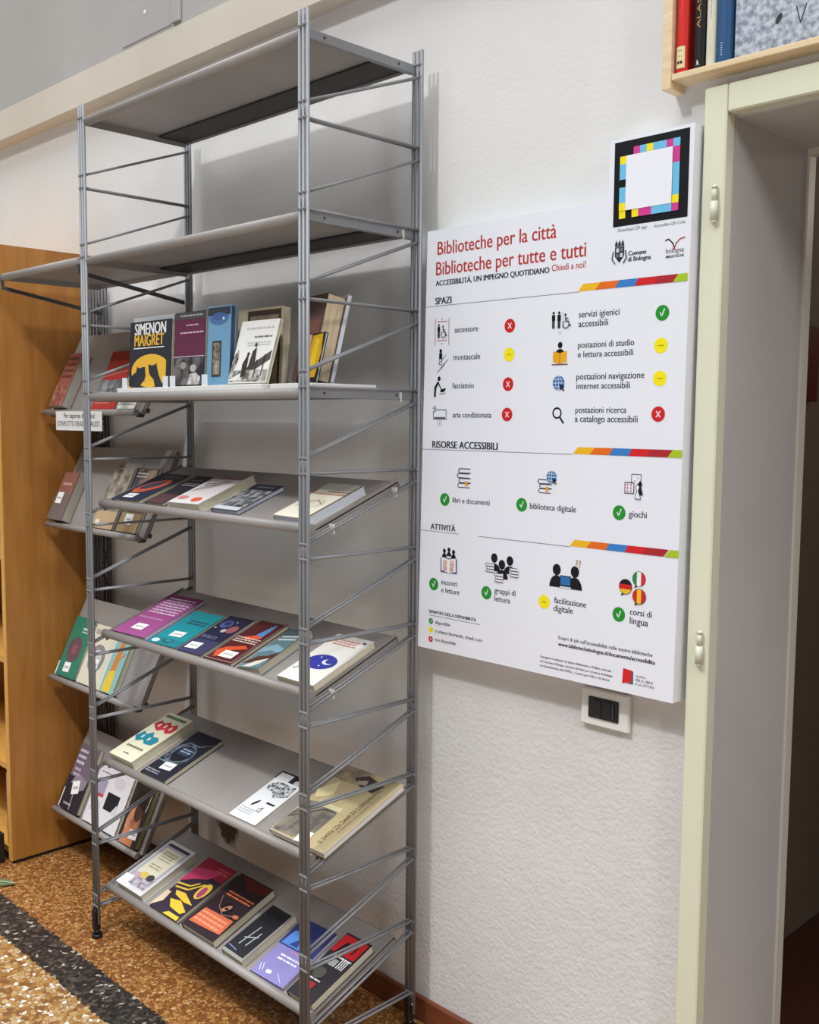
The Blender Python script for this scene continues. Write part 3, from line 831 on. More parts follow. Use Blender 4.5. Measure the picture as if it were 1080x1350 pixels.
on_slope(7, -.275, -.145, .003, .195, .010, 'lilac paperback with a blue upper half on the lowest sloping shelf', (140, 132, 186),
    [('r', 0, .52, 1, 1, (50, 58, 112)), ('p', [(.05, .54), (.1, .78), (.4, .84), (.66, .7), (.7, .54)], (92, 140, 214)), ('p', [(.25, .56), (.4, .7), (.5, .56)], (52, 72, 140)), ('bars', .45, .46, .7, .5, 1, (206, 140, 160)), ('bars', .3, .3, .85, .42, 2, (226, 222, 236)), ('e', .42, .1, .08, .03, (236, 232, 240)), ('l', [(.1, .16), (.2, .06)], .002, WH), ('l', [(.16, .18), (.26, .08)], .002, WH), ('l', [(.62, .14), (.86, .04)], .002, (200, 196, 220))], rot=.03)
on_slope(7, -.121, -.026, .003, .210, .023, 'black paperback with a red upper block and white columns on the lowest shelf', (44, 42, 46),
    [('r', .06, .70, .95, .97, (206, 42, 46)), ('p', [(.2, .70), (.3, .86), (.4, .9), (.5, .82), (.5, .70)], (40, 34, 36)), ('r', .7, .76, .75, .9, (40, 34, 36)), ('bars', .3, .64, .95, .69, 1, (214, 210, 206))] +
    [('r', .32 + i * .05, .52, .345 + i * .05, .62, (206, 204, 204)) for i in range(6)] + [('r', .66 + i * .07, .52, .69 + i * .07, .66, (226, 224, 222)) for i in range(4)] +
    [('e', .4, .38, .2, .08, (78, 76, 68)), ('r', .14, .14, .62, .24, (156, 36, 44)), ('bars', .18, .26, .7, .3, 1, (206, 200, 196))])

# --- books standing on the flat shelf
ZS = Z0 - 4 * P - 0.001
def standing(x, y, z, lean, rot=0.0):
    a = math.radians(lean)
    return frame_at(x, y, z, Vector((0, math.sin(a), math.cos(a))), Vector((0, -math.cos(a), math.sin(a)))) if rot == 0 else Matrix.Translation((x, y, z)) @ Matrix.Rotation(rot, 4, 'Z') @ frame_at(0, 0, 0, Vector((0, math.sin(a), math.cos(a))), Vector((0, -math.cos(a), math.sin(a))))
GS = 'paperbacks standing on the flat shelf'
zb = ZS + 0.0127
YEL = (226, 176, 62)
make_book('paperback_book', 'black paperback with two dark dogs before a yellow moon on the white stand', 'book', standing(-0.848, -0.272, zb, 3), .218, .180, .016, (50, 52, 58),
    [('t', 'SIMENON', .13, .80, .74, WH, 1, 1.22), ('t', 'MAIGRET', .13, .63, .70, YEL, 1, 1.20), ('r', .12, .59, .84, .605, WH),
     ('e', .53, .25, .45, .25, YEL), ('r', 0, 0, .16, .08, YEL),
     ('p', [(.06, .14), (.12, .20), (.20, .24), (.22, .32), (.27, .295), (.36, .31), (.41, .31), (.43, .17), (.40, .10), (.36, .08), (.30, .02), (.1, .0), (.02, .04)], (50, 52, 58)),
     ('p', [(.50, .26), (.49, .35), (.55, .33), (.62, .33), (.68, .36), (.70, .28), (.74, .18), (.80, .08), (.83, 0), (.66, 0), (.62, .12), (.56, .16), (.52, .20)], (50, 52, 58)),
     ('r', .90, 0, 1, .5, (50, 52, 58))], group=GS)
make_book('paperback_book', 'maroon paperback with a grey photograph below, second on the flat shelf', 'book', standing(-0.625, -0.268, zb, 3), .146, .192, .016, (64, 58, 62),
    [('r', .02, .40, .99, .90, (100, 48, 70)), ('r', 0, .395, 1, .405, (206, 190, 196)), ('r', 0, .90, 1, .99, (78, 74, 76)), ('bars', .2, .93, .9, .97, 1, (170, 164, 166)), ('bars', .4, .80, .82, .84, 1, (190, 160, 172)), ('bars', .22, .70, .95, .74, 1, (206, 176, 190)),
     ('r', .03, .02, .98, .385, nz((48, 46, 48), (122, 118, 116), 34)), ('e', .34, .28, .09, .05, (150, 146, 144)), ('e', .66, .24, .10, .05, (176, 170, 164)), ('p', [(.5, .02), (.55, .16), (.75, .18), (.9, .12), (.86, .02)], nz((150, 144, 140), (220, 216, 210), 60))], group=GS)
make_book('paperback_book', 'light blue paperback with a dark framed sculpture picture on the flat shelf', 'book', standing(-0.474, -0.266, zb, 3), .102, .198, .016, (112, 154, 184),
    [('r', .05, .90, .98, .985, (52, 54, 62)), ('e', .5, .86, .42, .10, (84, 112, 160)), ('r', .02, .885, .98, .975, (58, 60, 68)), ('e', .52, .87, .30, .05, (70, 96, 146)), ('e', .7, .84, .05, .02, (190, 204, 220)), ('r', .26, .11, .64, .56, (58, 52, 50)), ('r', .30, .13, .60, .54, nz((70, 62, 54), (150, 136, 118), 60)), ('p', [(.38, .14), (.42, .52), (.5, .54), (.54, .3), (.52, .14)], nz((96, 86, 72), (176, 164, 146), 80))], group=GS, pages=pm((58, 76, 104), .6))
make_book('paperback_book', 'tan book with a dark brown framed cover standing behind the small white one', 'book', standing(-0.434, -0.193, zb, 3), .186, .192, .022, (186, 170, 140),
    [('r', .22, .0, .95, .97, (66, 56, 46)), ('r', .27, .0, .90, .90, nz((120, 104, 82), (150, 132, 106), 40)), ('r', .0, 0, .2, 1, (196, 182, 154))], group=GS)
make_book('paperback_book', 'small white booklet with dark figures on a pier leaning on the flat shelf', 'book', standing(-0.360, -0.286, zb + .001, 17, .03), .150, .160, .010, (228, 226, 220),
    [('bars', .2, .84, .9, .90, 1, (190, 186, 182)), ('bars', .45, .70, .9, .76, 1, (120, 118, 116)), ('bars', .3, .58, .9, .66, 2, (196, 194, 190)),
     ('p', [(.3, .18), (.98, .50), (.98, .36), (.55, .16)], (84, 78, 72)), ('p', [(.02, .02), (.02, .40), (.12, .55), (.16, .38), (.1, .2)], nz((60, 56, 52), (176, 170, 160), 90)), ('r', .02, .02, .98, .2, nz((90, 84, 78), (196, 190, 182), 70)),
     ('p', [(.02, .03), (.34, .06), (.4, .14), (.36, .18), (.1, .08)], (218, 214, 206)), ('p', [(.32, .08), (.30, .3), (.38, .44), (.42, .42), (.44, .12)], (58, 52, 48)), ('e', .40, .46, .03, .03, (58, 52, 48)), ('p', [(.46, .22), (.5, .5), (.58, .56), (.62, .3), (.56, .2)], (70, 62, 56)), ('e', .55, .6, .03, .03, (70, 62, 56)), ('l', [(.66, .36), (.66, .08)], .003, (60, 56, 52)), ('l', [(.84, .44), (.84, .1)], .003, (60, 56, 52))], group=GS)
make_book('paperback_book', 'tall book with thick rough cream page edges leaning behind the front post', 'book', standing(-0.203, -0.166, zb + .001, 13, math.radians(-14)), .112, .206, .048, (104, 78, 70),
    [('r', .0, .75, 1, 1, (84, 66, 62)), ('r', .3, .1, .9, .7, (128, 84, 74))], pages=m_wood('rough_page_edges', (186, 166, 132), (216, 198, 166), (3, 3, 60), .8), group=GS)
make_book('paperback_book', 'slim white backed book behind the tall cream edged one', 'book', standing(-0.201, -0.155, zb + .001, 13, math.radians(-14)), .116, .214, .009, (222, 222, 226), [], pages=PAGESW, group=GS)
make_book('paperback_book', 'slim book with a yellow figure on a black cover in front of the tall one', 'book', standing(-0.170, -0.226, zb + .001, 13, math.radians(-14)), .112, .118, .007, (40, 34, 32),
    [('p', [(.3, .1), (.45, .95), (.9, .98), (.98, .6), (.9, .1)], (206, 160, 26)), ('p', [(.5, .3), (.6, .9), (.8, .86), (.78, .3)], (226, 186, 50)), ('r', .05, .6, .4, .98, (206, 160, 130))], pages=PAGESW, group=GS)
# stands under them
def stand(label, x0, x1, y0, y1, tabs=(), back=None, top=None):
    b = MB(WHITEPL); b.box(x0, x1, y0, y1, ZS - 0.0028, ZS + 0.0120, bev=0.001)
    if top:
        b.use(top); b.box(x0 + .008, x1 - .003, y0 + .006, y1 - .006, ZS + 0.0119, ZS + 0.0124)
    o = b.build('book_stand'); tag(o, label, 'book stand', 'white book stands on the flat shelf')
    for t in tabs:
        c = MB(pm((226, 230, 234), 0.15)); c.box(t, t + 0.024, y0 + .003, y0 + .005, ZS + .0120, ZS + 0.040, bev=0.0005); c.build('front_tab', o)
    if back:
        c = MB(pm((206, 210, 212), 0.3)); F = standing(x0 + back[0], back[2], ZS + .0122, 3); c.box(0, back[1], 0, back[3], -0.003, 0, F, bev=0.001); c.build('back_plate', o)
    return o
stand('white book stand with a pale back plate framing the black moon paperback', -0.866, -0.606, -0.312, -0.19, (-0.842, -0.632), (-0.028, 0.250, -0.250, 0.200))
stand('white book stand under the maroon and light blue paperbacks', -0.603, -0.362, -0.312, -0.19, (-0.598, -0.450))
stand('white book stand under the small leaning white booklet', -0.358, -0.186, -0.322, -0.20)
stand('white book stand with a dark top at the right end of the flat shelf', -0.180, -0.030, -0.300, -0.10, (), None, BLACK)

# --- books in the steep trays of the narrow rack
GT = 'books in the steep trays of the narrow rack'
def on_tray(k, xl, xr, v0, H, T, label, cover, art=(), rot=0.0, **kw):
    mw = frame_at(xl, -0.15, TZ[k], TV, TN) @ Matrix.Translation((0, v0, 0.0006)) @ Matrix.Rotation(rot, 4, 'Z')
    return make_book('paperback_book', label, 'book', mw, xr - xl, H, T, cover, art, group=GT, **kw)
GREYP = m_wood('grey_page_edges', (150, 146, 134), (172, 168, 156), (3, 3, 160), .8)
on_tray(1, -1.560, -1.470, .004, .196, .036, 'thick brick red book with dark lettering at the left of the top tray', (146, 84, 70), [('bars', .12, .5, .9, .95, 4, (96, 52, 46)), ('r', 0, 0, 1, .4, nz((120, 66, 56), (170, 110, 92), 40))], pages=GREYP)
on_tray(1, -1.318, -1.166, .004, .205, .010, 'red book with a grey photo strip across it in the top tray', (190, 64, 56), [('r', 0, .84, 1, 1, (150, 36, 32)), ('r', 0, .24, 1, .5, nz((90, 100, 100), (164, 170, 168), 40)), ('l', [(.02, .56), (.98, .66)], .003, (206, 150, 140)), ('bars', .1, .08, .7, .13, 1, (214, 130, 120))])
on_tray(1, -1.150, -1.040, .004, .190, .012, 'white booklet at the right end of the top tray behind the stand', (226, 222, 214), [('r', 0, .2, 1, 1, (190, 184, 174)), ('bars', .1, .06, .9, .14, 2, (120, 116, 112))])
on_tray(2, -1.592, -1.490, .004, .172, .036, 'thick reddish book with grey page edges at the left of the second tray', (142, 92, 80), [('r', 0, 0, 1, .55, (112, 98, 92)), ('bars', .2, .7, .8, .8, 1, (190, 160, 140))], pages=GREYP, sticker=(.35, .45, .04, .04, 0))
on_tray(2, -1.322, -1.192, .004, .212, .012, 'book with grey draped figures on its cover in the second tray', (150, 138, 118), [('r', .04, .30, .96, .97, nz((96, 90, 82), (176, 166, 150), 30)), ('r', 0, 0, 1, .28, (186, 160, 124)), ('e', .2, .1, .1, .04, (226, 214, 196))], sticker=(.62, .42, .06, .035, .2))
on_tray(2, -1.178, -1.046, .004, .215, .012, 'photo covered book at the right end of the second tray', (96, 84, 80), [('r', .05, .62, .95, .98, nz((70, 60, 58), (170, 140, 120), 40)), ('r', .0, .35, .3, .95, (84, 86, 92)), ('p', [(.6, .55), (.7, .98), (.95, .98), (.85, .6)], (176, 152, 122)), ('bars', .12, .84, .6, .94, 2, (206, 206, 206)), ('r', 0, 0, 1, .3, (150, 126, 92)), ('r', 0, 0, .1, 1, (60, 62, 66))], sticker=(.5, .2, .045, .035, 0))
on_tray(3, -1.604, -1.466, .004, .212, .012, 'green paperback with a maroon round ornament in the third tray', (52, 122, 98), [('e', .5, .46, .32, .22, nz((116, 64, 82), (80, 90, 84), 70)), ('e', .5, .46, .12, .09, (140, 80, 96)), ('r', .56, .8, .92, .84, (186, 206, 196)), ('bars', .55, .74, .95, .79, 1, (186, 206, 196)), ('r', 0, 0, .06, .22, (214, 216, 210))], sticker=(.48, .16, .042, .034, .05))
on_tray(3, -1.456, -1.318, .004, .205, .010, 'cream paperback with a grey ring picture beside the green one in the third tray', (216, 208, 186), [('e', .55, .45, .36, .24, (136, 132, 130)), ('e', .55, .45, .22, .15, (196, 192, 188)), ('r', .1, .84, .9, .92, (170, 164, 150))], sticker=(.6, .36, .04, .035, 0))
on_tray(3, -1.300, -1.192, .004, .190, .020, 'turquoise paperback with an orange and yellow figure in the third tray', (136, 182, 176), [('p', [(.4, .35), (.5, .9), (.72, .9), (.7, .35)], (206, 128, 62)), ('p', [(.3, .02), (.35, .36), (.72, .4), (.8, .02)], (222, 190, 70)), ('r', 0, 0, .22, 1, (206, 206, 190)), ('l', [(.55, .55), (.9, .7)], .006, (206, 128, 62))])
on_tray(4, -1.590, -1.456, .004, .225, .018, 'dark purple and grey paperback with white lettering at the left of the bottom tray', (110, 98, 112), [('r', 0, 0, 1, .5, (44, 40, 48)), ('p', [(.2, .4), (.4, .58), (.95, .5), (.9, .36), (.5, .38)], (140, 126, 140)), ('bars', .1, .68, .5, .95, 3, (206, 200, 212)), ('bars', .15, .5, .45, .66, 2, (180, 172, 188)), ('l', [(.55, .02), (.5, .3), (.8, .36)], .005, (160, 156, 160)), ('bars', .2, .06, .6, .12, 1, (170, 166, 170)), ('r', 0, 0, .05, .3, (206, 204, 200))], sticker=(.52, .36, .045, .045, .3))
on_tray(4, -1.430, -1.210, .004, .190, .012, 'wide white paperback with a black square in the bottom tray', (220, 214, 216), [('r', .46, .32, .82, .62, (34, 34, 38)), ('p', [(.68, .3), (.8, .48), (.86, .3)], (206, 206, 208)), ('r', .08, .52, .36, .78, (160, 150, 172)), ('r', .08, .48, .36, .53, (196, 60, 74)), ('e', .68, .82, .16, .10, (206, 200, 206)), ('bars', .1, .88, .4, .92, 1, (130, 120, 136)), ('bars', .1, .2, .36, .4, 4, (190, 184, 190))])
on_tray(4, -1.180, -1.066, .004, .190, .022, 'dark paperback with a warm toned portrait at the right of the bottom tray', (52, 40, 36), [('e', .5, .36, .34, .30, nz((150, 90, 62), (206, 140, 104), 30)), ('e', .62, .56, .2, .16, (86, 52, 42)), ('p', [(.15, .0), (.2, .24), (.5, .3), (.8, .2), (.8, .0)], (196, 126, 92)), ('p', [(.1, .62), (.4, .9), (.8, .88), (.8, .6), (.4, .7)], (42, 32, 30)), ('l', [(.92, .6), (.96, .9)], .003, (190, 180, 170))], pages=m_wood('olive_page_edges', (140, 132, 92), (162, 154, 112), (3, 3, 160), .8), sticker=(.72, .2, .045, .03, .1))

# --- things in the wooden bookcase, seen past its front edge
GB = 'books in the wooden bookcase'
def upright(x, z, T, H, label, c, art=()):
    mw = Matrix(((0, 0, 1, x), (1, 0, 0, -0.285), (0, 1, 0, z), (0, 0, 0, 1)))
    return make_book('hardback_book', label, 'book', mw, .16, H, T, c, art, group=GB)
upright(-1.700, .345, .030, .25, 'dark maroon book beside the side panel on the lower bookcase shelf', (52, 24, 26))
upright(-1.734, .345, .030, .27, 'black book left of the maroon one on the lower bookcase shelf', (30, 26, 28))
upright(-1.712, .043, .022, .262, 'pale grey book under the lower bookcase shelf beside the side panel', (186, 180, 176))
upright(-1.740, .043, .024, .255, 'mauve grey book under the lower bookcase shelf', (140, 124, 126))
upright(-1.700, .723, .026, .26, 'red and white book on the middle bookcase shelf beside the side panel', (176, 60, 40))
upright(-1.730, .723, .028, .25, 'white book left of the red one on the middle bookcase shelf', (206, 200, 190))
bx = MB(BLACK); bx.box(-1.80, -1.682, -0.372, -0.318, 0.0005, 0.105, bev=.003)
bo = bx.build('storage_box'); tag(bo, 'low black box with a blue label on the floor in front of the wooden bookcase', 'box')
s = MB(pm((88, 116, 176), .4)); s.box(-1.77, -1.70, -0.3735, -0.3722, 0.062, 0.084); s.build('blue_label', bo)

# board lettering: text, left end, baseline height, width, ink, weight (metres on the wall)
TEXTS = [
    ('Biblioteche per la città', 0.0698, 1.9327, 0.3459, 'red', 0),
    ('Biblioteche per tutte e tutti', 0.0656, 1.8862, 0.4268, 'red', 0),
    ('ACCESSIBILITÀ, UN IMPEGNO QUOTIDIANO', 0.0647, 1.8615, 0.3343, 'dark', 1),
    ('Chiedi a noi!', 0.4046, 1.8635, 0.0877, 'red', 0),
    ('SPAZI', 0.0641, 1.819, 0.0525, 'dark', 1),
    ('RISORSE ACCESSIBILI', 0.0589, 1.4825, 0.2043, 'dark', 1),
    ('ATTIVITÀ', 0.0561, 1.2869, 0.0815, 'dark', 1),
    ('ascensore', 0.1271, 1.75, 0.0729, 'text', 0),
    ('montascale', 0.1245, 1.6871, 0.0826, 'text', 0),
    ('fasciatoio', 0.1225, 1.6219, 0.0668, 'text', 0),
    ('aria condizionata', 0.1243, 1.5545, 0.1187, 'text', 0),
    ('servizi igienici', 0.4774, 1.7622, 0.0996, 'text', 0),
    ('accessibili', 0.4774, 1.7427, 0.0731, 'text', 0),
    ('postazioni di studio', 0.4767, 1.6997, 0.1368, 'text', 0),
    ('e lettura accessibili', 0.4772, 1.6802, 0.1345, 'text', 0),
    ('postazioni navigazione', 0.4746, 1.6343, 0.164, 'text', 0),
    ('internet accessibili', 0.4751, 1.615, 0.131, 'text', 0),
    ('postazioni ricerca', 0.474, 1.5657, 0.1253, 'text', 0),
    ('a catalogo accessibili', 0.4731, 1.5468, 0.1533, 'text', 0),
    ('libri e documenti', 0.1268, 1.3558, 0.1152, 'text', 0),
    ('biblioteca digitale', 0.3578, 1.3564, 0.1236, 'text', 0),
    ('giochi', 0.6113, 1.3566, 0.0423, 'text', 0),
    ('incontri', 0.0937, 1.1573, 0.0516, 'text', 0),
    ('e letture', 0.094, 1.1384, 0.0584, 'text', 0),
    ('gruppi di', 0.26, 1.1573, 0.0621, 'text', 0),
    ('lettura', 0.2604, 1.1386, 0.0462, 'text', 0),
    ('facilitazione', 0.4291, 1.1569, 0.0839, 'text', 0),
    ('digitale', 0.4281, 1.1392, 0.0514, 'text', 0),
    ('corsi di', 0.6206, 1.1582, 0.051, 'text', 0),
    ('lingua', 0.6206, 1.1395, 0.0431, 'text', 0),
    ('SEMAFORO DELLA DISPONIBILITÀ', 0.0533, 1.0832, 0.1524, 'dark', 1),
    ('disponibile', 0.0745, 1.0587, 0.0494, 'dark', 0),
    ('ci stiamo lavorando, chiedi a noi', 0.0748, 1.0374, 0.1499, 'dark', 0),
    ('non disponibile', 0.0739, 1.0166, 0.0689, 'dark', 0),
    ("Scopri di più sull'accessibilità nelle nostre biblioteche", 0.4419, 1.0793, 0.2338, 'text', 0),
    ('www.bibliotechebologna.it/documents/accessibilita', 0.4422, 1.0648, 0.2402, 'dark', 1),
    ('Il progetto è realizzato da Settore Biblioteche e Welfare culturale', 0.3945, 1.0311, 0.1842, 'dark', 0),
    ('del Comune di Bologna, vincitore del Patto per la Lettura di Bologna', 0.3947, 1.021, 0.1885, 'dark', 0),
    ('con finanziamento del CEPELL - Centro per il libro e la lettura', 0.3935, 1.0111, 0.1826, 'dark', 0),
    ('CENTRO', 0.6383, 1.0316, 0.0234, 'grey', 0),
    ('PER IL LIBRO', 0.6385, 1.0235, 0.0401, 'grey', 0),
    ('E LA LETTURA', 0.6388, 1.0152, 0.0435, 'grey', 0),
    ('Comune', 0.594, 1.8765, 0.0417, 'dark', 1),
    ('di Bologna', 0.5931, 1.8649, 0.053, 'dark', 1),
    ('bologna', 0.6788, 1.8716, 0.0393, 'grey', 0),
    ('BIBLIOTECHE', 0.6791, 1.8625, 0.0393, 'dark', 1),
    ('Accessible QR Code', 0.6502, 1.9243, 0.0693, 'pale', 0),
    ('Download QR app', 0.5684, 1.9253, 0.0665, 'pale', 0),
]
PTS = {
    'dots_red': [(0.2925, 1.7564), (0.2901, 1.6286), (0.2887, 1.5616), (0.6725, 1.5631)],
    'dots_yel': [(0.292, 1.6935), (0.6741, 1.6962), (0.6736, 1.6325), (0.402, 1.1551)],
    'dots_green': [(0.6753, 1.7589), (0.1022, 1.361), (0.3348, 1.3632), (0.5885, 1.3632), (0.0686, 1.1546), (0.2361, 1.1544), (0.594, 1.1544)],
    'legend': [(0.0605, 1.0632), (0.0605, 1.0422), (0.0603, 1.0188)],
    'icons': [(0.0872, 1.7542), (0.0857, 1.6899), (0.0793, 1.6263), (0.0827, 1.5603), (0.4322, 1.7585), (0.431, 1.6889), (0.429, 1.6284), (0.4294, 1.5611), (0.1613, 1.4149), (0.4027, 1.416), (0.6218, 1.416), (0.1176, 1.2113), (0.2812, 1.218), (0.4584, 1.2158), (0.6257, 1.2117), (0.5733, 1.8833), (0.6972, 1.8901), (0.6189, 1.0292)],
    'lines': [(0.0292, 1.8135), (0.4734, 1.8166), (0.0222, 1.4775), (0.4691, 1.4793), (0.0182, 1.2815), (0.148, 1.2826), (0.2095, 1.2825), (0.4685, 1.284), (0.0534, 1.0771), (0.2179, 1.0785)],
    'stripe_bot': [(0.4703, 1.4794), (0.5121, 1.4797), (0.5608, 1.48), (0.6073, 1.4805), (0.6495, 1.4807), (0.6963, 1.481), (0.7271, 1.4813)],
    'stripe_top': [(0.4823, 1.4938), (0.5263, 1.4939), (0.5708, 1.4941), (0.6146, 1.4941), (0.6577, 1.4945), (0.7085, 1.4946), (0.7276, 1.4943)],
    'stripe1': [(0.4761, 1.8164), (0.7311, 1.8156), (0.4959, 1.8294), (0.7317, 1.8311)],
    'stripe3': [(0.4677, 1.2843), (0.7265, 1.2838)],
    'qr': [(0.5572, 2.0998), (0.7239, 2.1007), (0.7228, 1.9362), (0.5552, 1.9349)],
    'qr_in': [(0.5674, 2.0742), (0.712, 2.0886), (0.7091, 1.9453), (0.5661, 1.9436)],
    'qr_white': [(0.5834, 2.0722), (0.6981, 2.073), (0.6925, 1.9539), (0.5832, 1.9636)],
    'poster': [(0.0382, 2.0016), (0.5394, 1.9897), (0.5486, 2.1047), (0.7331, 2.1075), (0.7242, 0.9968), (0.0167, 0.9921)],
    'sqr': [(0.1619, 1.3096), (0.1985, 1.3097), (0.1979, 1.2762), (0.1625, 1.2749), (0.3931, 1.0942), (0.4293, 1.0938), (0.4291, 1.0596), (0.3939, 1.0589)],
}

# ---------------------------------------------------------------- information board
board = empty('information_board', (0.37, 0.05, 0.99))
tag(board, 'large white wall board with red headings, icons and colour stripes beside the shelving', 'board')
def ip(mb, name, parent=board):
    o = mb.build(name); o.parent = board; o.matrix_parent_inverse = Matrix.Translation((-0.37, -0.05, -0.99)); return o
out = [(0.0167, 0.9945), (0.7245, 0.9945), (0.7330, 2.1072), (0.5460, 2.1072), (0.5425, 1.9905), (0.0370, 1.9905)]
b = MB(pm((228, 228, 234), 0.3)); b.prism(out, lambda u, v, h: (u, h, v), 0.0, W - 0.001)
ip(b, 'panel')
BF = lambda u, v, h: (u, -h, v)
INK = {'red': (176, 52, 42), 'dark': (36, 36, 42), 'text': (44, 44, 50), 'grey': (96, 96, 104), 'pale': (126, 126, 134)}
RED, YLW, GRN, BLU, BLK = (200, 34, 38), (240, 222, 26), (34, 140, 44), (44, 108, 168), (22, 22, 26)
for s_, x, z, w, c, bold in TEXTS:
    p = Print(BF); p.text(s_, x, z, w, INK[c], 2 if bold else 1, 1.05 if c != 'red' else 1.14)
    ip(p, 'heading' if c == 'red' or s_ in ('SPAZI', 'RISORSE ACCESSIBILI', 'ATTIVITÀ') else 'caption')
for z, spans in ((1.8150, ((0.0295, 0.476),)), (1.4784, ((0.0235, 0.470),)), (1.2824, ((0.0215, 0.148), (0.2095, 0.468))), (1.0776, ((0.0534, 0.218),))):
    p = Print(BF)
    for a, c in spans: p.rect(a, z - .0006, c, z + .0006, (120, 120, 128))
    ip(p, 'rule')
SB = [.4703, .5121, .5608, .6073, .6495, .6963, .7277]; ST = [.4823, .5263, .5708, .6146, .6577, .7085, .7278]
SCOL = [(230, 176, 34), (222, 104, 32), (56, 122, 190), (204, 36, 40), (168, 40, 48), (164, 190, 40)]
for z, dx in ((1.8158, .004), (1.4793, 0), (1.2838, -.003)):
    p = Print(BF)
    for i in range(6):
        p.pg([(SB[i] + dx * (i < 5), z), (SB[i + 1] + dx * (i < 5), z), (ST[i + 1] + dx * (i < 5), z + .0146), (ST[i] + dx * (i < 5), z + .0146)], SCOL[i])
    ip(p, 'colour_stripe')
def dot(u, v, kind, r=0.0152):
    p = Print(BF)
    p.ell(u, v, r, r, {'x': RED, 'd': YLW, 'v': GRN}[kind], 32)
    k = r / 0.0152
    if kind == 'x':
        p.line([(u - .0042 * k, v + .0055 * k), (u + .0042 * k, v - .0055 * k)], .0022 * k, WH); p.line([(u + .0042 * k, v + .0055 * k), (u - .0042 * k, v - .0055 * k)], .0022 * k, WH)
    elif kind == 'd':
        for i in (-1, 0, 1): p.ell(u + i * .0042 * k, v, .0013 * k, .0013 * k, (110, 100, 20), 10)
    else:
        p.line([(u - .0046 * k, v + .001 * k), (u - .0012 * k, v - .0066 * k), (u + .0046 * k, v + .0078 * k)], .0022 * k, WH)
    ip(p, 'status_dot')
for q in PTS['dots_red']: dot(*q, 'x')
for q in PTS['dots_yel']: dot(*q, 'd')
for q in PTS['dots_green']: dot(*q, 'v')
for q, k in zip(PTS['legend'], 'vdx'): dot(*q, k, .0072)

def person(p, u, v, s, c=BLK):
    p.ell(u, v + .021 * s, .0042 * s, .0042 * s, c, 14); p.rect(u - .006 * s, v - .002 * s, u + .006 * s, v + .0155 * s, c)
    p.rect(u - .0045 * s, v - .024 * s, u - .0006 * s, v - .001 * s, c); p.rect(u + .0006 * s, v - .024 * s, u + .0045 * s, v - .001 * s, c)
def wheelchair(p, u, v, s, c=BLK):
    p.ell(u - .003 * s, v + .019 * s, .0035 * s, .0035 * s, c, 12)
    p.line([(u - .003 * s, v + .013 * s), (u - .001 * s, v), (u + .008 * s, v), (u + .012 * s, v - .012 * s), (u + .016 * s, v - .011 * s)], .0030 * s, c)
    p.line([(u - .002 * s, v + .008 * s), (u + .007 * s, v + .008 * s)], .0025 * s, c)
    p.ring(u - .001 * s, v - .008 * s, .0105 * s, .0025 * s, c, 20, a0=2.2, a1=6.3)
def head(p, u, v, r, c=BLK): p.ell(u, v, r, r * 1.15, c, 22)
def shoulders(p, u, v, w, h, c=BLK):
    p.pg([(u - w, v)] + [(u - w * math.cos(t), v + h * math.sin(t)) for t in [math.pi * i / 14 for i in range(1, 14)]] + [(u + w, v)], c)
def globe(p, u, v, r):
    p.ell(u, v, r, r, BLU, 28); L_ = (214, 222, 232)
    p.rect(u - r * .96, v - .0006, u + r * .96, v + .0006, L_); p.rect(u - .0006, v - r * .96, u + .0006, v + r * .96, L_)
    p.rect(u - r * .8, v + r * .5 - .0005, u + r * .8, v + r * .5 + .0005, L_); p.rect(u - r * .8, v - r * .5 - .0005, u + r * .8, v - r * .5 + .0005, L_)
    p.line([(u + r * .5 * math.cos(t), v + r * .97 * math.sin(t)) for t in [2 * math.pi * i / 24 for i in range(25)]], .0011, L_)
    p.pg([(u + r * .2, v - r * .1), (u + r * 1.05, v - r * .5), (u + r * .75, v - r * .65), (u + r * 1.05, v - r), (u + r * .85, v - r * 1.15), (u + r * .6, v - r * .8), (u + r * .35, v - r * 1.0)], (20, 34, 56))
def book_pile(p, u, v, s, n=4, mark=True):
    for i in range(n):
        y = v + (i - n / 2) * .0105 * s; dx = (.0, .003, -.002, .002)[i % 4] * s
        p.line([(u + .017 * s + dx, y + .009 * s), (u - .014 * s + dx, y + .009 * s), (u - .017 * s + dx, y + .0045 * s), (u - .014 * s + dx, y), (u + .018 * s + dx, y)], .0019 * s, (66, 66, 72))
    if mark:
        y = v - n / 2 * .0105 * s
        p.pg([(u + .004 * s, y + .014 * s), (u + .012 * s, y + .014 * s), (u + .012 * s, y + .002 * s), (u + .008 * s, y + .006 * s), (u + .004 * s, y + .002 * s)], (222, 156, 40))
IC = PTS['icons']
def icon(i):
    p = Print(BF); u, v = IC[i]; return p, u, v
p, u, v = icon(0)
for x in (-.022, .022): p.rect(u + x - .0008, v - .031, u + x + .0008, v + .031, (150, 52, 60))
for y in (-.02, .024): p.rect(u - .017, v + y - .0008, u + .017, v + y + .0008, (196, 90, 90))
p.pg([(u - .002, v + .029), (u + .002, v + .029), (u, v + .033)], (196, 90, 90)); p.pg([(u - .002, v - .026), (u + .002, v - .026), (u, v - .03)], (196, 90, 90))
person(p, u - .010, v + .002, .66); wheelchair(p, u + .006, v - .001, .68); ip(p, 'icon')
p, u, v = icon(1)
head(p, u - .002, v + .02, .0042); p.rect(u - .007, v + .001, u + .003, v + .015, BLK); p.line([(u - .006, v), (u - .006, v - .012), (u + .002, v - .012), (u + .002, v)], .0012, (70, 70, 74))
for dx, dy in ((.004, -.002), (.010, -.012), (.0, -.022)): p.line([(u - .012 + dx, v + dy - .008), (u + .012 + dx, v + dy + .012)], .0013, (70, 70, 74))
ip(p, 'icon')
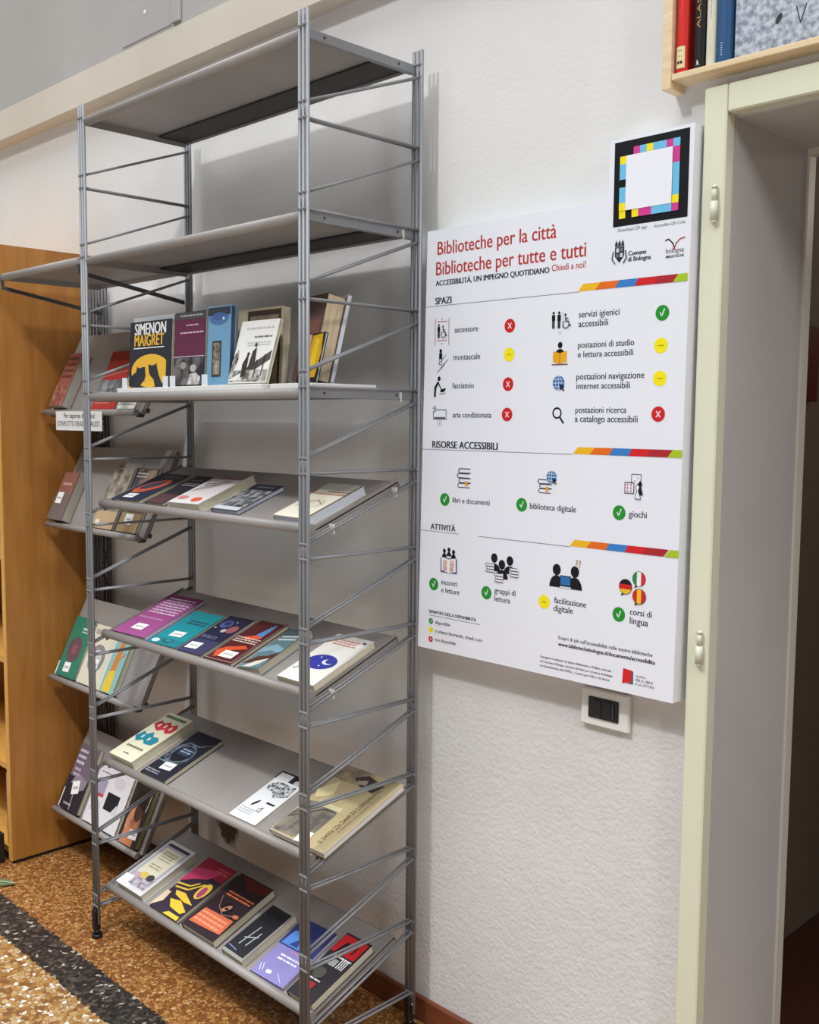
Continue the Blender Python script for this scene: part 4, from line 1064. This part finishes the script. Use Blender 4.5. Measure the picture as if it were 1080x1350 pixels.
p, u, v = icon(2)
head(p, u + .0, v + .019, .0048); p.line([(u - .013, v - .022), (u - .012, v - .002), (u - .003, v + .010)], .0062, BLK); p.line([(u - .002, v + .009), (u + .006, v - .004)], .003, BLK)
p.pg([(u + .003, v - .012), (u + .018, v - .013), (u + .016, v - .006), (u + .008, v - .004)], BLK); p.ell(u + .019, v - .006, .003, .003, BLK, 10); p.rect(u + .002, v - .017, u + .022, v - .0155, (120, 130, 90)); ip(p, 'icon')
p, u, v = icon(3)
p.line([(u - .021, v - .010), (u - .021, v + .006), (u - .010, v + .012), (u + .020, v + .012), (u + .021, v - .010), (u - .021, v - .010)], .0018, (60, 62, 72)); p.rect(u - .018, v - .010, u + .018, v - .005, (90, 94, 108))
for x in (-.005, 0, .005): p.rect(u + x - .0006, v - .026, u + x + .0006, v - .013, (150, 154, 170))
for a in range(3): p.line([(u - .017 - .007 * math.cos(a * 1.05), v + .016 - .007 * math.sin(a * 1.05)), (u - .017 + .007 * math.cos(a * 1.05), v + .016 + .007 * math.sin(a * 1.05))], .0012, (120, 124, 150))
ip(p, 'icon')
p, u, v = icon(4)
person(p, u - .020, v + .002, .72); person(p, u - .005, v + .002, .72); p.rect(u + .0045, v - .016, u + .0052, v + .018, (120, 120, 120)); wheelchair(p, u + .014, v - .002, .74); p.text('WC', u - .006, v - .027, .010, (170, 170, 176)); ip(p, 'icon')
p, u, v = icon(5)
p.ell(u, v + .019, .006, .0068, BLK, 18); shoulders(p, u, v, .012, .011)
p.pg([(u, v + .002), (u + .018, v + .007), (u + .018, v - .016), (u, v - .020)], (226, 166, 36)); p.pg([(u, v + .002), (u - .018, v + .007), (u - .018, v - .016), (u, v - .020)], (222, 158, 30)); p.rect(u - .0006, v - .020, u + .0006, v + .002, (120, 80, 20)); p.rect(u - .021, v - .0225, u + .021, v - .0205, (110, 60, 50)); ip(p, 'icon')
p, u, v = icon(6); globe(p, u, v, .0155); ip(p, 'icon')
p, u, v = icon(7); p.ring(u - .003, v + .004, .0105, .0034, (34, 34, 38)); p.line([(u + .004, v - .004), (u + .014, v - .017)], .0042, (34, 34, 38)); ip(p, 'icon')
p, u, v = icon(8); book_pile(p, u, v, 1.08); ip(p, 'icon')
p, u, v = icon(9); book_pile(p, u - .006, v - .008, .95, 3); globe(p, u + .013, v + .012, .0135); ip(p, 'icon')
p, u, v = icon(10)
p.line([(u - .006, v + .008), (u - .006, v + .027), (u + .016, v + .027), (u + .016, v + .008)], .0014, (66, 56, 62)); p.ell(u + .002, v + .014, .0014, .0014, RED, 8); p.ell(u + .009, v + .02, .0014, .0014, RED, 8)
p.line([(u - .021, v - .012), (u - .021, v + .010), (u + .0, v + .010), (u, v - .012), (u - .021, v - .012)], .0016, (66, 56, 62))
for x in (-.0145, -.0065):
    for y in (-.0075, -.001, .0055): p.ell(u + x, v + y, .0017, .0017, RED, 8)
p.pg([(u + .010, v - .014), (u + .013, v + .002), (u + .010, v + .008), (u + .015, v + .015), (u + .020, v + .008), (u + .017, v + .002), (u + .022, v - .014)], BLK)
p.pg([(u + .004, v - .022), (u + .008, v - .006), (u + .005, v + .002), (u + .009, v + .008), (u + .014, v + .002), (u + .011, v - .006), (u + .017, v - .022)], (232, 232, 236)); p.line([(u + .004, v - .022), (u + .008, v - .006), (u + .005, v + .002), (u + .009, v + .008), (u + .014, v + .002), (u + .011, v - .006), (u + .017, v - .022), (u + .004, v - .022)], .0012, (50, 44, 50)); ip(p, 'icon')
p, u, v = icon(11)
for x, y in ((-.015, .027), (.0, .031), (.015, .027)): head(p, u + x, v + y, .0048); shoulders(p, u + x, y + v - .015, .0075, .010)
p.rect(u - .026, v - .024, u + .026, v + .011, (40, 74, 130)); p.pg([(u - .023, v - .020), (u, v - .024), (u, v + .008), (u - .023, v + .012)], (236, 234, 232)); p.pg([(u + .023, v - .020), (u, v - .024), (u, v + .008), (u + .023, v + .012)], (236, 234, 232))
for i in range(6):
    y = v + .005 - i * .0045; p.rect(u - .018, y - .0008, u - .004, y + .0008, (206, 90, 70)); p.rect(u + .004, y - .0008, u + .018, y + .0008, (206, 90, 70))
ip(p, 'icon')
p, u, v = icon(12)
for x, y in ((-.023, .019), (.023, .017)): head(p, u + x, v + y, .0095); shoulders(p, u + x, v + y - .030, .018, .018)
head(p, u, v + .006, .0095); shoulders(p, u, v - .026, .018, .020)
for x, y in ((-.036, -.004), (.036, -.008), (-.008, -.024)):
    p.rect(u + x - .013, v + y - .009, u + x + .013, v + y + .010, (226, 226, 230)); book_pile(p, u + x, v + y, .66, 3, False)
ip(p, 'icon')
p, u, v = icon(13)
for x in (-.024, .024): head(p, u + x, v + .014, .0108); shoulders(p, u + x, v - .024, .019, .026)
p.rect(u - .0145, v - .022, u + .0145, v + .003, (30, 40, 56)); p.rect(u - .0125, v - .017, u + .0125, v + .001, BLU); p.rect(u - .0145, v - .024, u + .0145, v - .0205, (206, 210, 218)); p.text('??', u + .026, v + .024, .013, (170, 150, 90)); ip(p, 'icon')
def bubble(p, u, v, r, cols, vert):
    p.ell(u, v, r * 1.06, r * 1.06, (48, 40, 40), 26); p.pg([(u - r * .5, v - r * .8), (u - r * .75, v - r * 1.35), (u, v - r * .95)], (48, 40, 40))
    for i in range(3):
        pts = []
        for j in range(25):
            t = 2 * math.pi * j / 24
            x, y = r * math.cos(t), r * math.sin(t)
            lo, hi = -r + 2 * r * i / 3, -r + 2 * r * (i + 1) / 3
            if vert: x = min(max(x, lo), hi)
            else: y = min(max(y, -hi), -lo)
            pts.append((x, y))
        # keep the outline inside the disc
        q = []
        for x, y in pts:
            m_ = math.sqrt(max(r * r - (x * x if vert else y * y), 0))
            if vert: y = max(-m_, min(m_, y if abs(y) > 1e-9 else y))
            else: x = max(-m_, min(m_, x))
            if not q or math.hypot(q[-1][0] - x, q[-1][1] - y) > 1e-6: q.append((x, y))
        if math.hypot(q[0][0] - q[-1][0], q[0][1] - q[-1][1]) < 1e-6: q.pop()
        p.pg([(u + x, v + y) for x, y in q], cols[i])
p, u, v = icon(14)
bubble(p, u + .014, v + .021, .0148, ((40, 130, 70), (232, 232, 232), (206, 44, 48)), True); bubble(p, u - .017, v + .002, .0148, ((28, 26, 28), (200, 36, 36), (230, 180, 40)), False); bubble(p, u + .016, v - .014, .0148, ((196, 40, 40), (236, 186, 40), (196, 40, 40)), True); ip(p, 'icon')
p, u, v = icon(15)                                                       # city crest
p.pg([(u - .011, v + .012), (u + .011, v + .012), (u + .011, v - .006), (u, v - .019), (u - .011, v - .006)], (44, 44, 50)); p.rect(u - .008, v + .002, u - .001, v + .010, (200, 200, 206)); p.rect(u + .001, v - .008, u + .008, v, (200, 200, 206)); p.rect(u + .002, v + .003, u + .008, v + .010, (110, 110, 118)); p.rect(u - .008, v - .008, u - .002, v - .001, (110, 110, 118))
for x in (-.0075, 0, .0075): p.pg([(u + x - .003, v + .013), (u + x - .003, v + .019), (u + x, v + .026), (u + x + .003, v + .019), (u + x + .003, v + .013)], (54, 54, 60))
p.line([(u - .014, v + .004), (u - .017, v - .010), (u - .010, v - .020)], .0025, (70, 70, 76)); p.line([(u + .014, v + .004), (u + .017, v - .010), (u + .010, v - .020)], .0025, (70, 70, 76)); ip(p, 'emblem')
p, u, v = icon(16)                                                       # open book drawn as two wings
p.line([(u - .020, v + .006), (u - .013, v + .008), (u - .004, v), (u, v - .010)], .0026, (36, 36, 40)); p.line([(u + .022, v + .008), (u + .012, v + .006), (u + .004, v - .001), (u, v - .010)], .0024, (176, 70, 62)); p.ell(u, v - .011, .0022, .0022, (190, 40, 40), 10); ip(p, 'emblem')
p, u, v = icon(17)
p.pg([(u - .011, v + .016), (u + .011, v + .014), (u + .011, v - .010), (u - .0125, v - .016)], (206, 36, 38)); p.pg([(u + .0095, v + .014), (u + .0135, v + .012), (u + .0135, v - .014), (u - .004, v - .015), (u + .0095, v - .011)], (80, 84, 104)); ip(p, 'emblem')
# coloured frame around a blank white square
p = Print(BF); u0, u1, v0, v1 = .5563, .7233, 1.9357, 2.1003
p.rect(u0, v0, u1, v1, (18, 18, 22))
cu, cvv = .0148, .0151; a0, b1 = .5705, 2.0862
MG, CY, YL = (204, 60, 140), (108, 184, 220), (238, 218, 30)
def cell(cx, cy, nx, ny, c): p.rect(a0 + cx * cu, b1 - (cy + ny) * cvv, a0 + (cx + nx) * cu, b1 - cy * cvv, c)
for cx, n_, c in ((2, 1, MG), (3, 1, CY), (4, 1, YL), (5, 2, CY), (7, 1, MG), (8, 1, CY)): cell(cx, 0, n_, 1, c)
for cy, n_, c in ((1, 2, MG), (3, 4, CY), (7, 1, YL), (8, 1, MG)): cell(8, cy, 1, n_, c)
for cx, n_, c in ((0, 1, YL), (2, 1, YL), (3, 2, MG), (5, 3, CY)): cell(cx, 8, n_, 1, c)
for cy, n_, c in ((1, 1, YL), (2, 2, CY), (5, 2, CY), (7, 1, YL)): cell(0, cy, 1, n_, c)
cell(1, 1, 7, 7, (230, 230, 236)); ip(p, 'coloured_frame')

# ---------------------------------------------------------------- pine shelf above the door
ps = empty('wall_shelf', (0.66, 0.03, 2.2))
tag(ps, 'shallow pine wall shelf with book spines above the door at the upper right', 'shelf')
def pp(mb, name):
    o = mb.build(name); o.parent = ps; o.matrix_parent_inverse = Matrix.Translation((-0.66, -0.03, -2.2)); return o
YS = 0.004
b = MB(PINE); b.box(0.657, 0.6765, YS - .002, W, 2.181, 2.75, bev=.001); pp(b, 'side_board')
b = MB(PINE); b.box(0.6768, 1.60, YS, W, 2.196, 2.2075, bev=.001); pp(b, 'bottom_board')
b = MB(pm((150, 154, 164), .6)); b.box(0.6768, 1.60, 0.049, W - .0005, 2.2078, 2.75); pp(b, 'back_panel')
def spine_book(x0, x1, H, label, c, extra):
    root = empty('shelved_book', ((x0 + x1) / 2, .03, 2.208)); tag(root, label, 'book', 'books on the pine wall shelf')
    w = (x1 - x0) / 2
    IMx = root.matrix_world.inverted()
    n = 8
    prof = [(w, .020)] + [(w * math.cos(t), -0.012 - 0.010 * math.sin(t)) for t in [math.pi * i / n for i in range(n + 1)]] + [(-w, .020)]
    b = MB(c); b.prism(prof, lambda a, d, h: (a, d, h), 0.0, H); b.build('cover', root)
    p = Print(lambda a, vv, h: (a * w, -0.0125 - 0.010 * math.sqrt(max(0, 1 - a * a)) - h, vv)); extra(p); p.build('spine_print', root)
def vtext(p, t, a, v0, v1, c, flip=1):
    """lettering running up the spine"""
    vs, fs, wd = text_geo(t)
    k = (v1 - v0) / wd
    p.use(c); p.add([p.fn(a - y * k * 60 * flip, v0 + x * k if flip > 0 else v1 - x * k, p.h) for x, y in vs], fs); p.up()
def e1(p):
    p.use((226, 206, 160))
    for i in range(8): a, c2 = -.72 + 1.44 * i / 8, -.72 + 1.44 * (i + 1) / 8; p.poly([p.fn(a, .008, p.h), p.fn(c2, .008, p.h), p.fn(c2, .048, p.h), p.fn(a, .048, p.h)])
    p.up(); p.rect(-.2, .028, .25, .031, (60, 50, 44)); p.rect(-.5, .016, -.1, .0215, (60, 50, 44)); p.rect(0, .016, .4, .0215, (60, 50, 44)); p.rect(-.4, .040, .2, .0415, (150, 120, 90)); p.line([(-.1, .10), (.15, .13), (.3, .15)], .002, (240, 160, 150))
def e2(p):
    p.pg([(-.2, .004), (-.05, .015), (.02, .015), (.3, .004), (.1, .006), (0, .010), (-.08, .006)], (220, 216, 206))
    vtext(p, 'ALASKA', .35, .072, .16, (186, 140, 84), .62)
def e3(p):
    vtext(p, 'MMMMMM', .25, .018, .06, (186, 182, 166), .35); vtext(p, 'MMMMMMM', .3, .085, .16, (170, 166, 152), .4)
def e4(p):
    vtext(p, 'llllll', .1, .012, .034, (170, 190, 210), .3)
spine_book(0.680, 0.7045, .30, 'red book with a cream call number label at the left of the pine shelf', (206, 44, 34), e1)
spine_book(0.7165, 0.7415, .30, 'black book with copper lettering on the pine shelf', (32, 28, 30), e2)
spine_book(0.7425, 0.7625, .30, 'cream book between the black and the blue one on the pine shelf', (214, 208, 188), e3)
spine_book(0.764, 0.792, .30, 'dark blue book on the pine shelf beside the grey marbled book', (44, 82, 124), e4)
gb = MB(nz((120, 128, 140), (186, 192, 202), 90)); gb.box(0.796, 1.02, .022, .044, 2.2085, 2.50, bev=.001)
go = gb.build('display_book'); tag(go, 'wide grey marbled book facing forward at the right of the pine shelf', 'book')
s = Print(lambda u, v, h: (u, .022 - h, v)); s.ell(.880, 2.262, .005, .010, (50, 50, 54), 14, -.5); s.line([(.920, 2.245), (.912, 2.275)], .002, (60, 60, 66)); s.line([(.920, 2.245), (.930, 2.275)], .002, (60, 60, 66)); s.build('cover_print', go)
